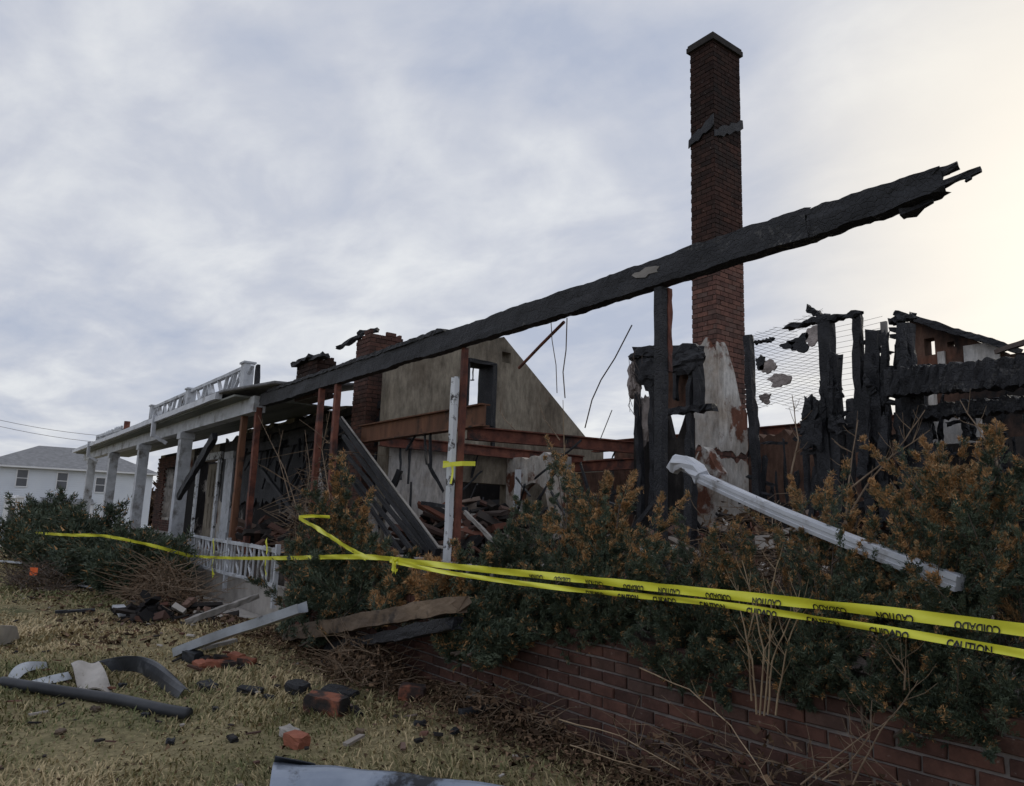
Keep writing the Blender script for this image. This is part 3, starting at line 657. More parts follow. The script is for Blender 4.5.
# ------------------------------------------------------------------ chimneys
def brick_shaft(mb, x0, x1, y0, y1, z0, z1, top_fn=None, bl=.2, pz=.0775, proud=.012, rag=0.0):
    c = 0; z = z0
    while z < z1:
        off = bl * .5 * (c % 2)
        for side in range(4):
            a0, a1 = (x0, x1) if side in (0, 2) else (y0, y1)
            u = a0 - off
            while u < a1:
                s0, s1 = max(u, a0 - proud) + .005, min(u + bl, a1 + proud) - .005
                u += bl
                if s1 - s0 < .03: continue
                if rag and z > z1 - rag and random.random() < (z - z1 + rag) / rag * .75: continue
                mb.cur = random.random(); j = random.uniform(-.003, .003); h = pz * .43
                if side == 0: lo, hi = (s0, y0 - proud + j, z), (s1, y0 + .04, z + 2 * h)
                elif side == 2: lo, hi = (s0, y1 - .04, z), (s1, y1 + proud + j, z + 2 * h)
                elif side == 1: lo, hi = (x1 - .04, s0, z), (x1 + proud + j, s1, z + 2 * h)
                else: lo, hi = (x0 - proud + j, s0, z), (x0 + .04, s1, z + 2 * h)
                mb.box(lo, hi)
        z += pz; c += 1

YC = 9.0
cR = PY(716, 300, YC).x; cL = PY(692.5, 300, YC).x
cyb = PX(744, 330, cR).y
ch = thing('brick_chimney', ((cL + cR) / 2, (YC + cyb) / 2, .76), 'tall square brick chimney, freestanding, peeling plaster at its foot', 'chimney')
ztop = PY(716, 31, YC).z
zc0 = PY(704, 262, YC).z; zc1 = PY(704, 140, YC).z
mb = MB(); mb.box((cL + .004, YC + .004, .7), (cR - .004, cyb - .004, ztop - .1)); mb.build('mortar_core', M['mortar_soot'], ch)
mb = MB(); brick_shaft(mb, cL, cR, YC, cyb, .8, zc0, proud=.010); mb.build('lower_brickwork', M['brick_warm'], ch, kind='stuff', attr='rnd')
nz = .8 + .0775 * round((zc0 - .8) / .0775 + .5)
nz2 = nz + .0775 * round((zc1 - nz) / .0775)
mb = MB(); brick_shaft(mb, cL, cR, YC, cyb, nz, nz2 - .01, proud=.010); mb.build('middle_brickwork', M['brick_soot'], ch, kind='stuff', attr='rnd')
mb = MB(); brick_shaft(mb, cL, cR, YC, cyb, nz2, ztop - .12, proud=.010); mb.build('top_brickwork', M['brick_black'], ch, kind='stuff', attr='rnd')
# torn roofing collar, stepping up to the right
for side in (0, 1):
    mb = MB(); vs = []; n = 10
    for k in range(n + 1):
        t = k / n; j0, j1 = random.uniform(-.03, .03), random.uniform(-.05, .03)
        z = (PY(692, 149, YC).z + t * .22) if side == 0 else (PY(716, 138, YC).z + t * .40)
        if side == 0: q = (cL - .025 + t * (cR - cL + .05), YC - .026)
        else: q = (cR + .026, YC - .025 + t * (cyb - YC + .05))
        nx = Vector((0, -.022, 0)) if side == 0 else Vector((.022, 0, 0))
        b0 = Vector((q[0], q[1], z + j0)); b1 = Vector((q[0], q[1], z + .17 + j1))
        vs += [b0, b1, b1 + nx * .6, b0 + nx]
    fs = [(0, 1, 2, 3), (4 * n + 3, 4 * n + 2, 4 * n + 1, 4 * n)]
    for k in range(n):
        for i in range(4): fs.append((4 * k + i, 4 * k + (i + 1) % 4, 4 * k + 4 + (i + 1) % 4, 4 * k + 4 + i))
    mb.add(vs, fs); mb.build('roofing_collar', M['char'], ch)
mb = MB()
mb.box((cL - .05, YC - .05, ztop - .13), (cR + .05, cyb + .05, ztop - .045)); mb.box((cL - .035, YC - .035, ztop - .044), (cR + .035, cyb + .035, ztop)); mb.build('cap', mat_noise('sooty_cap', [(0.3, (0.016, 0.015, 0.015)), (0.7, (0.045, 0.04, 0.038))], 6, .95, .4, 40), ch)
# plaster left on the lower shaft
zp = PY(704, 345, YC).z
def plast(fn, a0, a1, s):
    us = list(np.linspace(a0, a1, 13))
    def iv(u):
        n1_ = mnoise.noise(Vector((u * 5 + s, 2, s))); n2_ = mnoise.noise(Vector((u * 6 + s, 7, s)))
        hi = zp - 1.1 * smooth(np.array(u), a0 + .2, a1) * (s > 1) + .22 * n1_
        return [(.78, float(2.55 + .2 * n2_)), (float(2.66 + .2 * n2_), float(max(3.2, hi)))]
    mb.strips(fn, us, iv, .028)
mb = MB(); plast(lambda u, z, t: (u, YC - .024 + t, z), cL - .012, cR + .02, 1); plast(lambda u, z, t: (cR + .024 - t, u, z), YC - .014, cyb + .01, 2); mb.build('plaster_patches', M['plaster'], ch)
# broader plastered breast at the foot
mb = MB()
mb.strips(lambda u, z, t: (u, YC - .24 + t, z), list(np.linspace(cL - .30, cR + .20, 14)), lambda u: [(.74, 2.15 + .3 * mnoise.noise(Vector((u * 3.5, 9, 0))) + .35 * float(smooth(np.array(u), cL - .2, cL + .3)))], .20); mb.build('fireplace_breast', M['plaster'], ch)

# short broken chimney, left
c0 = PY(349, 350, 6.0); c1 = PY(391, 350, 6.0)
sx1 = PY(370, 350, 5.62).x; sx0 = sx1 - .55
small = thing('brick_chimney', ((sx0 + sx1) / 2, 5.9, .76), 'short broken red brick chimney stump above the charred girder', 'chimney')
zt = PY(370, 333, 5.62).z
mb = MB(); mb.box((sx0, 5.62, .7), (sx1, 6.25, zt - .14)); mb.build('mortar_core', M['mortar_soot'], small)
mb = MB(); brick_shaft(mb, sx0, sx1, 5.62, 6.25, .78, zt, rag=.12); mb.build('brickwork', M['brick_a'], small, kind='stuff', attr='rnd')
mb = MB()
mb.beam(PY(338, 348, 5.55), PY(362, 336, 5.6), .09, .05, seg=8, jit=.015, per=2); mb.beam(PY(358, 334, 5.7), PY(378, 330, 5.9), .08, .06, seg=6, jit=.02, per=2)
mb.build('charred_scraps', M['char'], small)
# sooty brick stub at the girder's left end
stub = thing('brick_stub', (-13.6, 4.75, 2.9), 'jagged burnt brick stub on the girder beside the porch roof end', 'masonry stub')
a, b = PY(303, 372, 4.6), PY(323, 372, 4.6)
mb = MB(); brick_shaft(mb, a.x, b.x, 4.5, 4.8, 3.4, PY(314, 360, 4.6).z, rag=.15); mb.build('brickwork', M['brick_black'], stub, kind='stuff', attr='rnd')
mb = MB(); mb.box((a.x + .01, 4.51, 3.39), (b.x - .01, 4.79, PY(314, 368, 4.6).z)); mb.build('mortar_core', M['mortar_soot'], stub)
mb = MB(); mb.beam(PY(300, 362, 4.5), PY(326, 354, 4.5), .12, .06, seg=7, jit=.02, per=2); mb.beam(PY(297, 366, 4.5), PY(315, 357, 4.5), .2, .05, seg=7, jit=.02, per=2); mb.build('charred_scraps', M['char'], stub)
# ------------------------------------------------------------------ porch
porch = thing('porch', (-23, 4.9, .76), 'long white columned porch with a sagging grey roof, left of the ruin', 'porch')
mb = MB(); mb.box((-36.2, 4.05, -.6), (-13.45, 5.98, .76)); mb.build('porch_floor', M['cement'], porch)
XC = [-34.0, -29.0, -24.0, -19.1]
for x in XC:
    mb = MB()
    mb.beam((x, YB, .78), (x + .04, YB, 3.36), .27, .27, up=(0, 1, 0), seg=6, jit=.002, per=1)
    for z, s in ((.85, .36), (3.26, .34)): mb.box((x - s / 2 + (.03 if z > 2 else 0), YB - s / 2, z - .07), (x + s / 2 + (.03 if z > 2 else 0), YB + s / 2, z + .07))
    mb.build('column', M['paint'], porch)
mb = MB(); mb.beam((-35.6, YB, 3.52), (-13.75, YB, 3.50), .22, .30, seg=60, jit=.003); mb.build('fascia', M['paint'], porch)
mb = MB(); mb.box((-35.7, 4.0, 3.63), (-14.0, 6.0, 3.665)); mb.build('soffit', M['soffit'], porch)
mb = MB()   # shallow roof sheet, its torn right end lifting
def roof_pt(u, v):
    x = -36.0 + u * 23.4; y = 3.95 + 2.15 * v
    z = 3.80 + .22 * v
    k = max(0.0, (x + 14.6) / 2.0)
    z += -.05 * k + .05 * mnoise.noise(Vector((x * .8, y, 0))) * (0.3 + k) 
    y += .30 * k * (1 - v)
    return (x, y, z)
mb.sheet(roof_pt, 110, 6, .05); mb.build('roof', M['shingle_porch'], porch, smooth=True)
mb = MB()
mb.beam((-36.05, 3.96, 3.735), (-14.9, 3.96, 3.725), .13, .12, seg=60, jit=.004); g_ = mb.build('gutter', M['galv'], porch)
for x in (-31.4, -20.4):
    mb = MB(); mb.beam((x, 3.90, 3.85), (x, 3.92, 3.30), .12, .10, up=(0, 1, 0), seg=3, jit=.004); mb.beam((x, 3.92, 3.34), (x + .1, 4.24, 3.15), .09, .09, seg=2); mb.build('downspout_stub', M['galv'], porch)
# balustrade on the roof
bal = thing('roof_balustrade', (-20, 4.75, 3.9), 'white lattice balustrade standing on the porch roof', 'balustrade')
YBL = 4.7
x0, x1 = PY(154, 410, YBL).x, PY(249, 372, YBL).x
zb, ztb = 3.98, 4.56
def rl(x): return (x - x0) / (x1 - x0)
mb = MB(); mb.beam((x0 - .1, YBL, ztb), (x1, YBL, ztb - .02), .10, .075, seg=16, jit=.004); mb.build('top_rail', M['paint'], bal)
mb = MB(); mb.beam((x0, YBL, zb + .02), (x1, YBL, zb + .02), .09, .06, seg=16, jit=.004); mb.build('bottom_rail', M['paint'], bal)
for x in (x0, x0 + (x1 - x0) * .48, x1 - .12):
    mb = MB(); mb.box((x - .13, YBL - .1, zb - .1), (x + .13, YBL + .1, ztb + .035)); mb.box((x - .16, YBL - .13, ztb + .036), (x + .16, YBL + .13, ztb + .075)); mb.build('newel', M['paint'], bal)
n = 30
for k in range(n):
    t = (k + .5) / n; x = x0 + (x1 - x0) * t
    if k in (9, 15, 16, 22): continue
    mb = MB(); dxx = random.choice((-.28, .28, -.22, .15)) * (1.2 if k % 2 else 1)
    mb.beam((x - dxx, YBL + random.uniform(-.02, .02), zb), (x + dxx, YBL, ztb - .03), .05, .07, up=(0, 1, 0), seg=2, jit=.003); mb.build('baluster', M['paint'], bal)
# collapsed far piece
fb = thing('broken_balustrade', (-32, 4.6, 3.95), 'collapsed white balustrade piece at the far end of the porch roof', 'balustrade')
p, q = PY(97, 440, 4.6), PY(122, 431, 4.6)
mb = MB(); mb.beam((p.x, 4.6, 4.35), (q.x, 4.6, 4.22), .1, .09, seg=6, jit=.01); mb.beam((p.x, 4.6, 4.05), (q.x, 4.6, 3.99), .1, .07, seg=6, jit=.01); mb.build('rail', M['paint'], fb)
for k in range(14):
    mb = MB(); x = p.x + (q.x - p.x) * k / 13; mb.beam((x - .3, 4.6, 3.98), (x + random.uniform(-.2, .5), 4.6, 4.36), .07, .07, up=(0, 1, 0), seg=2, jit=.006); mb.build('baluster', M['paint'], fb)
mb = MB(); p = PY(126, 432, 4.7); mb.tube([(p.x, 4.7, 3.9), (p.x + .02, 4.7, p.z + .38)], .10, 8); mb.build('vent_pipe', M['rust'], label='short rusty red pipe rising from the far porch roof', cat='pipe')
mb = MB(); p = PY(257, 382, 4.9); q = PY(258, 365, 4.9); mb.beam((p.x, 4.9, 3.8), (q.x, 4.9, q.z), .10, .08, up=(0, 1, 0), seg=6, jit=.01, per=2); mb.build('charred_stick', M['char'], label='black charred stub upright on the torn end of the porch roof', cat='timber')
mb = MB(); mb.beam(PY(215, 436, 4.2), PY(179, 497, 4.1), .10, .16, seg=14, jit=.012, per=2); mb.build('charred_board', M['char'], label='black burnt board slanting across the nearest porch column', cat='board')

# ------------------------------------------------------------------ leaning planks
def plank(px0, px1, Y0, Y1, w, h, mat, label, cat='plank', group=None, jit=.006, seg=16, name='leaning_plank', per=2):
    mb = MB(); mb.beam(PY(*px0, Y0), PY(*px1, Y1), w, h, seg=seg, jit=jit, per=per)
    return mb.build(name, mat, label=label, cat=cat, group=group)
plank((340, 420), (438, 552), 5.0, 4.5, .07, .085, M['char'], 'uppermost charred plank of the leaning planks, its lit top edge put on as a grey strip', jit=.003)
pk = plank((341.5, 416.5), (439.5, 548), 5.0, 4.5, .03, .012, M['weathered'], 'thin grey strip added as the lit top edge of the uppermost leaning plank', 'strip', name='lit_edge_strip', jit=.002)  # added strip: its paler grey paints the light on the plank's top edge
plank((343, 436), (430, 552), 5.06, 4.5, .04, .07, M['char'], 'charred plank just beneath the uppermost leaning plank', jit=.004)
plank((348, 456), (423, 552), 5.1, 4.55, .035, .06, M['char'], 'third charred plank down among the leaning planks', jit=.004)
plank((352, 474), (414, 553), 5.1, 4.6, .035, .055, M['char'], 'lowest and thinnest of the charred leaning planks', jit=.004)
plank((335, 455), (402, 555), 5.3, 4.7, .05, .05, M['char'], 'charred joist behind the leaning planks', jit=.004)
plank((372, 498), (374, 545), 5.0, 5.0, .10, .12, M['weathered'], 'short grey upright stud under the leaning planks', 'stud', name='stud')
plank((318, 470), (330, 560), 4.9, 4.6, .06, .10, M['weathered'], 'pale grey board upright between the two rust red posts', 'board', name='board')
plank((465, 512), (512, 560), 4.9, 4.6, .03, .04, M['weathered'], 'thin pale strip leaning right of the peeling white post', 'strip', name='leaning_strip')
plank((300, 520), (262, 470), 5.2, 5.4, .05, .09, M['char'], 'charred lath slanting beside the brown posts', 'lath', name='charred_lath')
plank((400, 470), (372, 540), 5.4, 5.2, .06, .08, M['char'], 'black stick crossing behind the leaning planks', 'stick', name='charred_stick')
# grey fallen coping beam behind the tape
mb = MB(); mb.beam(PY(366, 557, 4.1), PY(500, 578, 4.0), .16, .15, seg=20, jit=.006, per=2); mb.build('fallen_beam', M['weathered'], label='long grey fallen beam lying along the terrace edge behind the tape', cat='beam')

# ------------------------------------------------------------------ rubble
def rubble(name, boxes, label, cat, attr_bias=0.0):
    V = []; A = []
    mb = MB()
    for (x0, x1, y0, y1, z0, hmax, n, smin, smax) in boxes:
        for _ in range(n):
            u, v = random.random(), random.random()
            x = x0 + (x1 - x0) * u; y = y0 + (y1 - y0) * v
            dome = max(0.05, 1 - ((u - .5) * 2) ** 2) * max(.1, 1 - ((v - .5) * 2) ** 2)
            z = z0 + hmax * dome * random.random() ** .6
            s = random.uniform(smin, smax)
            rot = Matrix.Rotation(random.uniform(0, 6.28), 3, 'Z') @ Matrix.Rotation(random.uniform(-.8, .8), 3, 'X') @ Matrix.Rotation(random.uniform(-.6, .6), 3, 'Y')
            k = random.random()
            dims = (s, s * random.uniform(.3, .6), s * random.uniform(.15, .4)) if k < .7 else (s * 2.8, s * .35, s * .2)
            mb.cur = min(1, max(0, random.random() ** 1.2 + attr_bias))
            mb.obox((x, y, z), rot @ Vector((dims[0] / 2, 0, 0)), rot @ Vector((0, dims[1] / 2, 0)), rot @ Vector((0, 0, dims[2] / 2)), s * .06)
    return mb.build(name, M['rubble'], label=label, cat=cat, kind='stuff', attr='tint')
rubble('rubble_heap', [(-10.6, -7.6, 5.0, 7.4, .72, 1.1, 900, .08, .35)], 'heap of burnt plaster and timber under the gable', 'rubble', -.05)
rubble('rubble_heap', [(-16, -10.8, 4.4, 5.9, .74, .8, 500, .08, .4)], 'heap of charred rubble behind the brown posts', 'rubble', -.1)
rubble('rubble_heap', [(-7.4, -2.6, 4.7, 8.6, .74, .8, 1000, .08, .35)], 'brown rubble spread in the middle of the ruin', 'rubble', .02)
rubble('rubble_heap', [(-6.4, -2.0, 6.2, 8.6, .74, 1.15, 1300, .08, .32)], 'tall reddish brick rubble heap at the foot of the tall chimney', 'rubble', .1)
rubble('rubble_heap', [(-3.6, 2.5, 5.4, 9.0, .74, 1.2, 800, .1, .4)], 'dark rubble below the charred studs at the right', 'rubble', -.05)

# ------------------------------------------------------------------ charred bits left of the chimney
cw = thing('charred_wall', (-5.6, 7.4, .76), 'burnt stud wall remnant left of the tall chimney with a tan panel', 'wall remnant')
Yw = 7.3
def stud(px, py0, py1, w, parent, mat=None, Y=Yw, lean=0, d=None, jit=.010, name='stud'):
    a, b = PY(px, py0, Y), PY(px + lean, py1, Y)
    mb = MB(); mb.beam((b.x, Y, max(b.z, .7)), (a.x, Y, a.z), w, d or w * 1.1, up=(0, 1, 0), seg=max(6, int((a.z - b.z) * 9)), jit=jit, per=2, ragged=.03)
    return mb.build(name, mat or M['char'], parent)
stud(636, 360, 520, .07, cw, lean=6); stud(652, 348, 540, .07, cw, lean=2); stud(691, 352, 540, .07, cw, lean=-3); stud(697, 350, 410, .09, cw, lean=2); stud(676, 348, 400, .06, cw)
stud(690, 470, 560, .09, cw, Y=6.0, lean=2)
for (a, b, w) in (((636, 352), (700, 350), .14), ((668, 412), (714, 407), .08), ((632, 358), (664, 346), .06)):
    mb = MB(); mb.beam(PY(*a, Yw), PY(*b, Yw), .12, w, seg=14, jit=.016, per=2, ragged=.03); mb.build('charred_plate', M['char'], cw)
a, b = PY(668, 360, Yw + .1), PY(700, 410, Yw + .1)
mb = MB(); mb.box((a.x, Yw + .1, b.z), (b.x, Yw + .14, a.z)); mb.build('tan_panel', M['brown_wall'], cw)
a, b = PY(634, 405, Yw + .25), PY(692, 545, Yw + .25)
mb = MB(); mb.strips(lambda u, z, t: (u, Yw + .25 + t, z), list(np.linspace(a.x, b.x, 14)), lambda u: [(.72, 2.85 + .55 * mnoise.noise(Vector((u * 5, 1, 4))) + .2 * mnoise.noise(Vector((u * 17, 1, 4))))], .08); mb.build('scorched_panel', M['black_wall'], cw)
def blob(name, c, rad, mat, parent, seed, sq=(1, 1, 1), sub=3, amp=.45):
    import bmesh
    bm = bmesh.new(); bmesh.ops.create_icosphere(bm, subdivisions=sub, radius=1)
    mb = MB()
    vs = []
    for v in bm.verts:
        d = v.co.normalized(); k = 1 + amp * mnoise.noise(d * 1.7 + Vector((seed, 0, 0))) + amp * .6 * mnoise.noise(d * 4.5 + Vector((0, seed, 0)))
        vs.append(Vector(c) + Vector((d.x * sq[0], d.y * sq[1], d.z * sq[2])) * rad * k)
    mb.add(vs, [tuple(v.index for v in f.verts) for f in bm.faces]); bm.free()
    return mb.build(name, mat, parent, smooth=False)
c = PY(634, 380, Yw); blob('hanging_insulation', c, .16, M['insul'], cw, 3, (.8, .5, 1.5))
c = PY(645, 420, Yw + .1); blob('hanging_insulation', c, .15, M['insul'], cw, 8, (.8, .4, 2.0))
c = PY(648, 372, Yw); blob('charred_lump', c, .20, M['char'], cw, 4, (1, .5, 1.1))
c = PY(688, 362, Yw); blob('charred_lump', c, .22, M['char'], cw, 14, (1.3, .5, .7))
mb = MB()
for k in range(16):
    p = PY(random.uniform(628, 642), random.uniform(350, 400), Yw - .1); mb.tube([p, p + Vector((random.uniform(-.1, .05), 0, -.12)), p + Vector((random.uniform(-.12, .08), .02, -.3))], .005, 4)
mb.build('loose_wires', M['wire'], cw)
# dark stud right of chimney, part of the right-hand wing
# ------------------------------------------------------------------ burnt wing at the right
wing = thing('burnt_wing', (-1.5, 6.8, .76), 'burnt right wing of black studs, torn lath and charred beams', 'burnt building')
YW = 6.6
S = lambda *a, **k: stud(*a, wing, Y=k.pop('Y', YW), **k)
def studW(px, py0, py1, w, Y=YW, lean=0, d=None, jit=.008): return stud(px, py0, py1, w, wing, None, Y, lean, d, jit)
studW(748, 336, 500, .085, Y=7.6, lean=10)
studW(826, 318, 420, .115, lean=4, d=.1); studW(835, 355, 530, .09, lean=4); studW(822, 400, 540, .12, lean=10)
studW(858, 318, 450, .07, lean=3); studW(872, 330, 500, .13, lean=4, d=.08, jit=.02); studW(868, 400, 525, .10, lean=6)
studW(884, 420, 520, .09, lean=4); studW(899, 345, 535, .05, lean=3, Y=7.2)
studW(905, 322, 520, .115, lean=5, jit=.02); studW(913, 400, 520, .07, lean=3); studW(922, 385, 470, .08, lean=1)
studW(850, 400, 540, .06, lean=3, Y=7.4); studW(804, 420, 540, .05, lean=6, Y=7.4); studW(948, 420, 530, .05, lean=3, Y=8.2); studW(985, 425, 520, .05, lean=3, Y=8.4)
for (a, b, w, h) in (((787, 328), (828, 318), .1, .05), ((820, 321), (862, 314), .1, .045), ((808, 308), (826, 320), .06, .05), ((892, 322), (914, 316), .1, .05), ((755, 343), (772, 340), .05, .03)):
    mb = MB(); mb.beam(PY(*a, YW), PY(*b, YW), w, h, seg=12, jit=.012, per=2, ragged=.03); mb.build('charred_plate', M['char'], wing)
def wbeam(a, b, Y0, Y1, w, h, jit=.014):
    mb = MB(); mb.beam(PY(*a, Y0), PY(*b, Y1), w, h, seg=60, jit=jit, per=3, ragged=.05); mb.build('beam', M['char_ash'], wing)
wbeam((890, 384), (1060, 369), 6.4, 6.2, .14, .22); wbeam((922, 413), (1060, 402), 6.5, 6.3, .14, .11); wbeam((893, 372), (960, 372), 6.6, 6.5, .1, .10)
mb = MB(); mb.beam(PY(996, 352, 6.3), PY(1060, 330, 6.0), .03, .035, seg=8, jit=.003); mb.build('iron_strut', M['wire'], wing)
# charred hanging boarding: torn laths and boards, many small pieces
def char_cluster(px0, px1, py0, py1, n, Y=YW, w=.05, mat='char'):
    mb = MB()
    for _ in range(n):
        px = random.uniform(px0, px1); a_ = random.uniform(0, .55); b_ = random.uniform(.45, 1.0)
        yy = Y + random.uniform(-.12, .25); t_ = PY(px + random.uniform(-3, 3), py0 + (py1 - py0) * a_, yy); u_ = PY(px + random.uniform(-7, 7), py0 + (py1 - py0) * b_, yy + random.uniform(-.05, .05))
        q = w * random.uniform(.4, 1.3)
        mb.beam(u_, t_, q * 1.3, q * .5, up=(0, 1, 0), seg=8, jit=.010, per=2, w1=q * random.uniform(.3, 1.1), ragged=.04)
    for _ in range(n // 2):
        py = random.uniform(py0, py1); px = random.uniform(px0, px1)
        l_ = random.uniform(4, 14); mb.beam(PY(px - l_, py + random.uniform(-5, 5), Y - .02), PY(px + l_, py, Y), w * .3, w * .7, seg=5, jit=.008, per=2, ragged=.03)
    mb.build('charred_boarding', M[mat], wing, kind='stuff')
char_cluster(806, 842, 395, 450, 20, w=.075); char_cluster(812, 846, 430, 535, 10, w=.05); char_cluster(866, 884, 328, 420, 12, w=.055); char_cluster(860, 888, 400, 510, 15, w=.06)
char_cluster(899, 912, 330, 420, 9, w=.05); char_cluster(900, 926, 400, 510, 12, w=.055); char_cluster(822, 842, 350, 420, 8, w=.04); char_cluster(930, 1050, 392, 440, 14, Y=6.9, w=.04); char_cluster(762, 798, 440, 540, 8, Y=7.6, w=.04); char_cluster(930, 1050, 420, 520, 12, Y=7.5, w=.05)
# light grey board strip right of the lath
a, b = PY(880, 322, YW + .2), PY(889, 380, YW + .2)
mb = MB(); mb.box((a.x, YW + .2, b.z), (b.x, YW + .23, a.z)); mb.build('grey_strip', M['weathered'], wing)
# wire lath: two slanting sets of thin wires
Yl = 7.4
A0, A1 = PY(752, 338, Yl), PY(832, 410, Yl)
zt0, zb0 = A0.z + .02, PY(760, 412, Yl).z
LX0, LX1 = A0.x, PY(826, 400, Yl).x
def lath_pt(x, z):
    q = mnoise.noise(Vector((x * 2.2, z * 2.2, 1)))
    return Vector((x + .05 * q, Yl + .10 * mnoise.noise(Vector((x * 1.8, z * 1.8, 5))), z + .06 * mnoise.noise(Vector((x * 1.6, z * 1.6, 9)))))
mb = MB()
for slope, gap in ((-.28, .034), (.22, .050)):
    c0_ = zb0 - 1.0
    while c0_ < zt0 + 1.0:
        run = []
        for j in range(31):
            x = LX0 + (LX1 - LX0) * j / 30; z = c0_ + slope * (x - LX0)
            top = zt0 + .02 + .12 * (x - LX0) / (LX1 - LX0) + .05 * mnoise.noise(Vector((x * 6, 3, 3))); bot = zb0 + .12 * mnoise.noise(Vector((x * 4, 8, 3)))
            hole = mnoise.noise(Vector((x * 3.1, z * 3.1, 20))) > .42
            if bot < z < top and not hole: run.append(lath_pt(x, z))
            else:
                if len(run) > 2: mb.tube(run, .0021, 3, cap=False)
                run = []
        if len(run) > 2: mb.tube(run, .0021, 3, cap=False)
        c0_ += gap
mb.build('wire_lath', M['wire'], wing, kind='stuff')
mb = MB()
A2 = PY(858, 322, YW + .3); A3 = PY(884, 345, YW + .3)
for k in range(20):
    z = A2.z - k * .055
    mb.tube([(PY(822, 330, YW + .3).x, YW + .3, z - .01), (A2.x, YW + .31, z), (A3.x, YW + .3, z + .01)], .002, 3, cap=False)
mb.build('wire_lath', M['wire'], wing, kind='stuff')
# scraps of plaster still caught in the lath
def scrap(px, py, w, h, seed, mat, Y=Yl - .02):
    c = PY(px, py, Y); mb = MB(); n = 22; w *= .85; h *= .85
    P_ = []
    for k in range(n):
        a = 2 * math.pi * k / n; r_ = 1 + .7 * mnoise.noise(Vector((math.cos(a) * 1.4 + seed, math.sin(a) * 1.4, seed))) + random.uniform(-.2, .2)
        P_.append((c.x + math.cos(a) * w / 2 * r_, c.z + math.sin(a) * h / 2 * r_))
    vs = [(x, Y, z) for x, z in P_] + [(x, Y + .025, z) for x, z in P_]
    mb.add(vs, [tuple(range(n)), tuple(range(2 * n - 1, n - 1, -1))] + [(k, n + k, n + (k + 1) % n, (k + 1) % n) for k in range(n)])
    mb.build('plaster_scrap', mat, wing)
scrap(768, 367, .26, .15, 1, M['insul']); scrap(778, 380, .30, .18, 2, M['insul']); scrap(765, 398, .16, .14, 3, M['insul']); scrap(800, 343, .36, .20, 4, M['char']); scrap(812, 336, .22, .2, 5, M['insul']); scrap(788, 345, .2, .1, 6, M['char']); scrap(760, 362, .14, .2, 7, M['char'])
# rear brick gable of the wing
Yr = 9.5
g0, g1 = PY(909, 316, Yr), PY(1003, 351, Yr)
def rear_g(x):
    t = g0.z + (g1.z - g0.z) * (x - g0.x) / (g1.x - g0.x) if x < g1.x else g1.z - .05
    u = (x - g0.x) / (g1.x - g0.x)
    if .16 < u < .28: return [(.7, 2.9), (g0.z - .62, g0.z - .52), (g0.z - .30, t)] if False else [(.7, PY(930, 355, Yr).z), (PY(930, 338, Yr).z, t)]
    if .42 < u < .50: return [(.7, PY(955, 346, Yr).z), (PY(955, 341, Yr).z, t)]
    return [(.7, t)]
us = sorted(set([g0.x + (g1.x - g0.x) * k for k in (0, .08, .16, .28, .42, .50, .6, .75, .9, 1.0)] + [g1.x + .4, g1.x + 1.2, g1.x + 2.2]))
mb = MB(); mb.strips(lambda u, z, t: (u, Yr + t, z), us, rear_g, .2); mb.build('rear_gable', M['brown_wall'], wing)
mb = MB(); mb.beam((g0.x - .1, Yr - .03, g0.z + .03), (g1.x + .15, Yr - .03, g1.z - .02), .3, .07, seg=30, jit=.008, per=2); mb.build('burnt_rafter', M['char'], wing)
for (pa, pb) in (((963, 346), (1001, 372)), ((937, 352), (946, 378))):
    a, b = PY(*pa, Yr - .04), PY(*pb, Yr - .04); mb = MB(); mb.box((a.x, Yr - .04, b.z), (b.x, Yr - .006, a.z)); mb.build('plaster_panel', M['plaster_pale'], wing)
a, b = PY(898, 318, 8.2), PY(938, 372, 8.2)
mb = MB(); mb.strips(lambda u, z, t: (u, 8.2 + t, z), list(np.linspace(PY(912, 350, 8.2).x, PY(932, 350, 8.2).x, 6)), lambda u: [(2.6, 3.2 + .25 * mnoise.noise(Vector((u * 6, 3, 3))))], .05); mb.build('plaster_panel', M['plaster'], wing)
a, b = PY(930, 418, 7.6), PY(982, 442, 7.6); mb = MB(); mb.box((a.x, 7.6, b.z), (b.x, 7.64, a.z)); mb.build('pale_board', M['plaster_pale'], wing)
a, b = PY(925, 442, 7.8), PY(1060, 540, 7.8); mb = MB(); mb.box((a.x, 7.8, .7), (b.x, 7.86, a.z)); mb.build('scorched_siding', M['black_wall'], wing)
a, b = PY(758, 420, 8.6), PY(900, 540, 8.6); mb = MB(); mb.strips(lambda u, z, t: (u, 8.6 + t, z), list(np.linspace(a.x, b.x, 24)), lambda u: [(.7, 2.75 + .3 * mnoise.noise(Vector((u * 3, 1, 9))) + .15 * mnoise.noise(Vector((u * 11, 1, 9))))], .2); mb.build('broken_brick_wall', M['brown_wall'], wing)

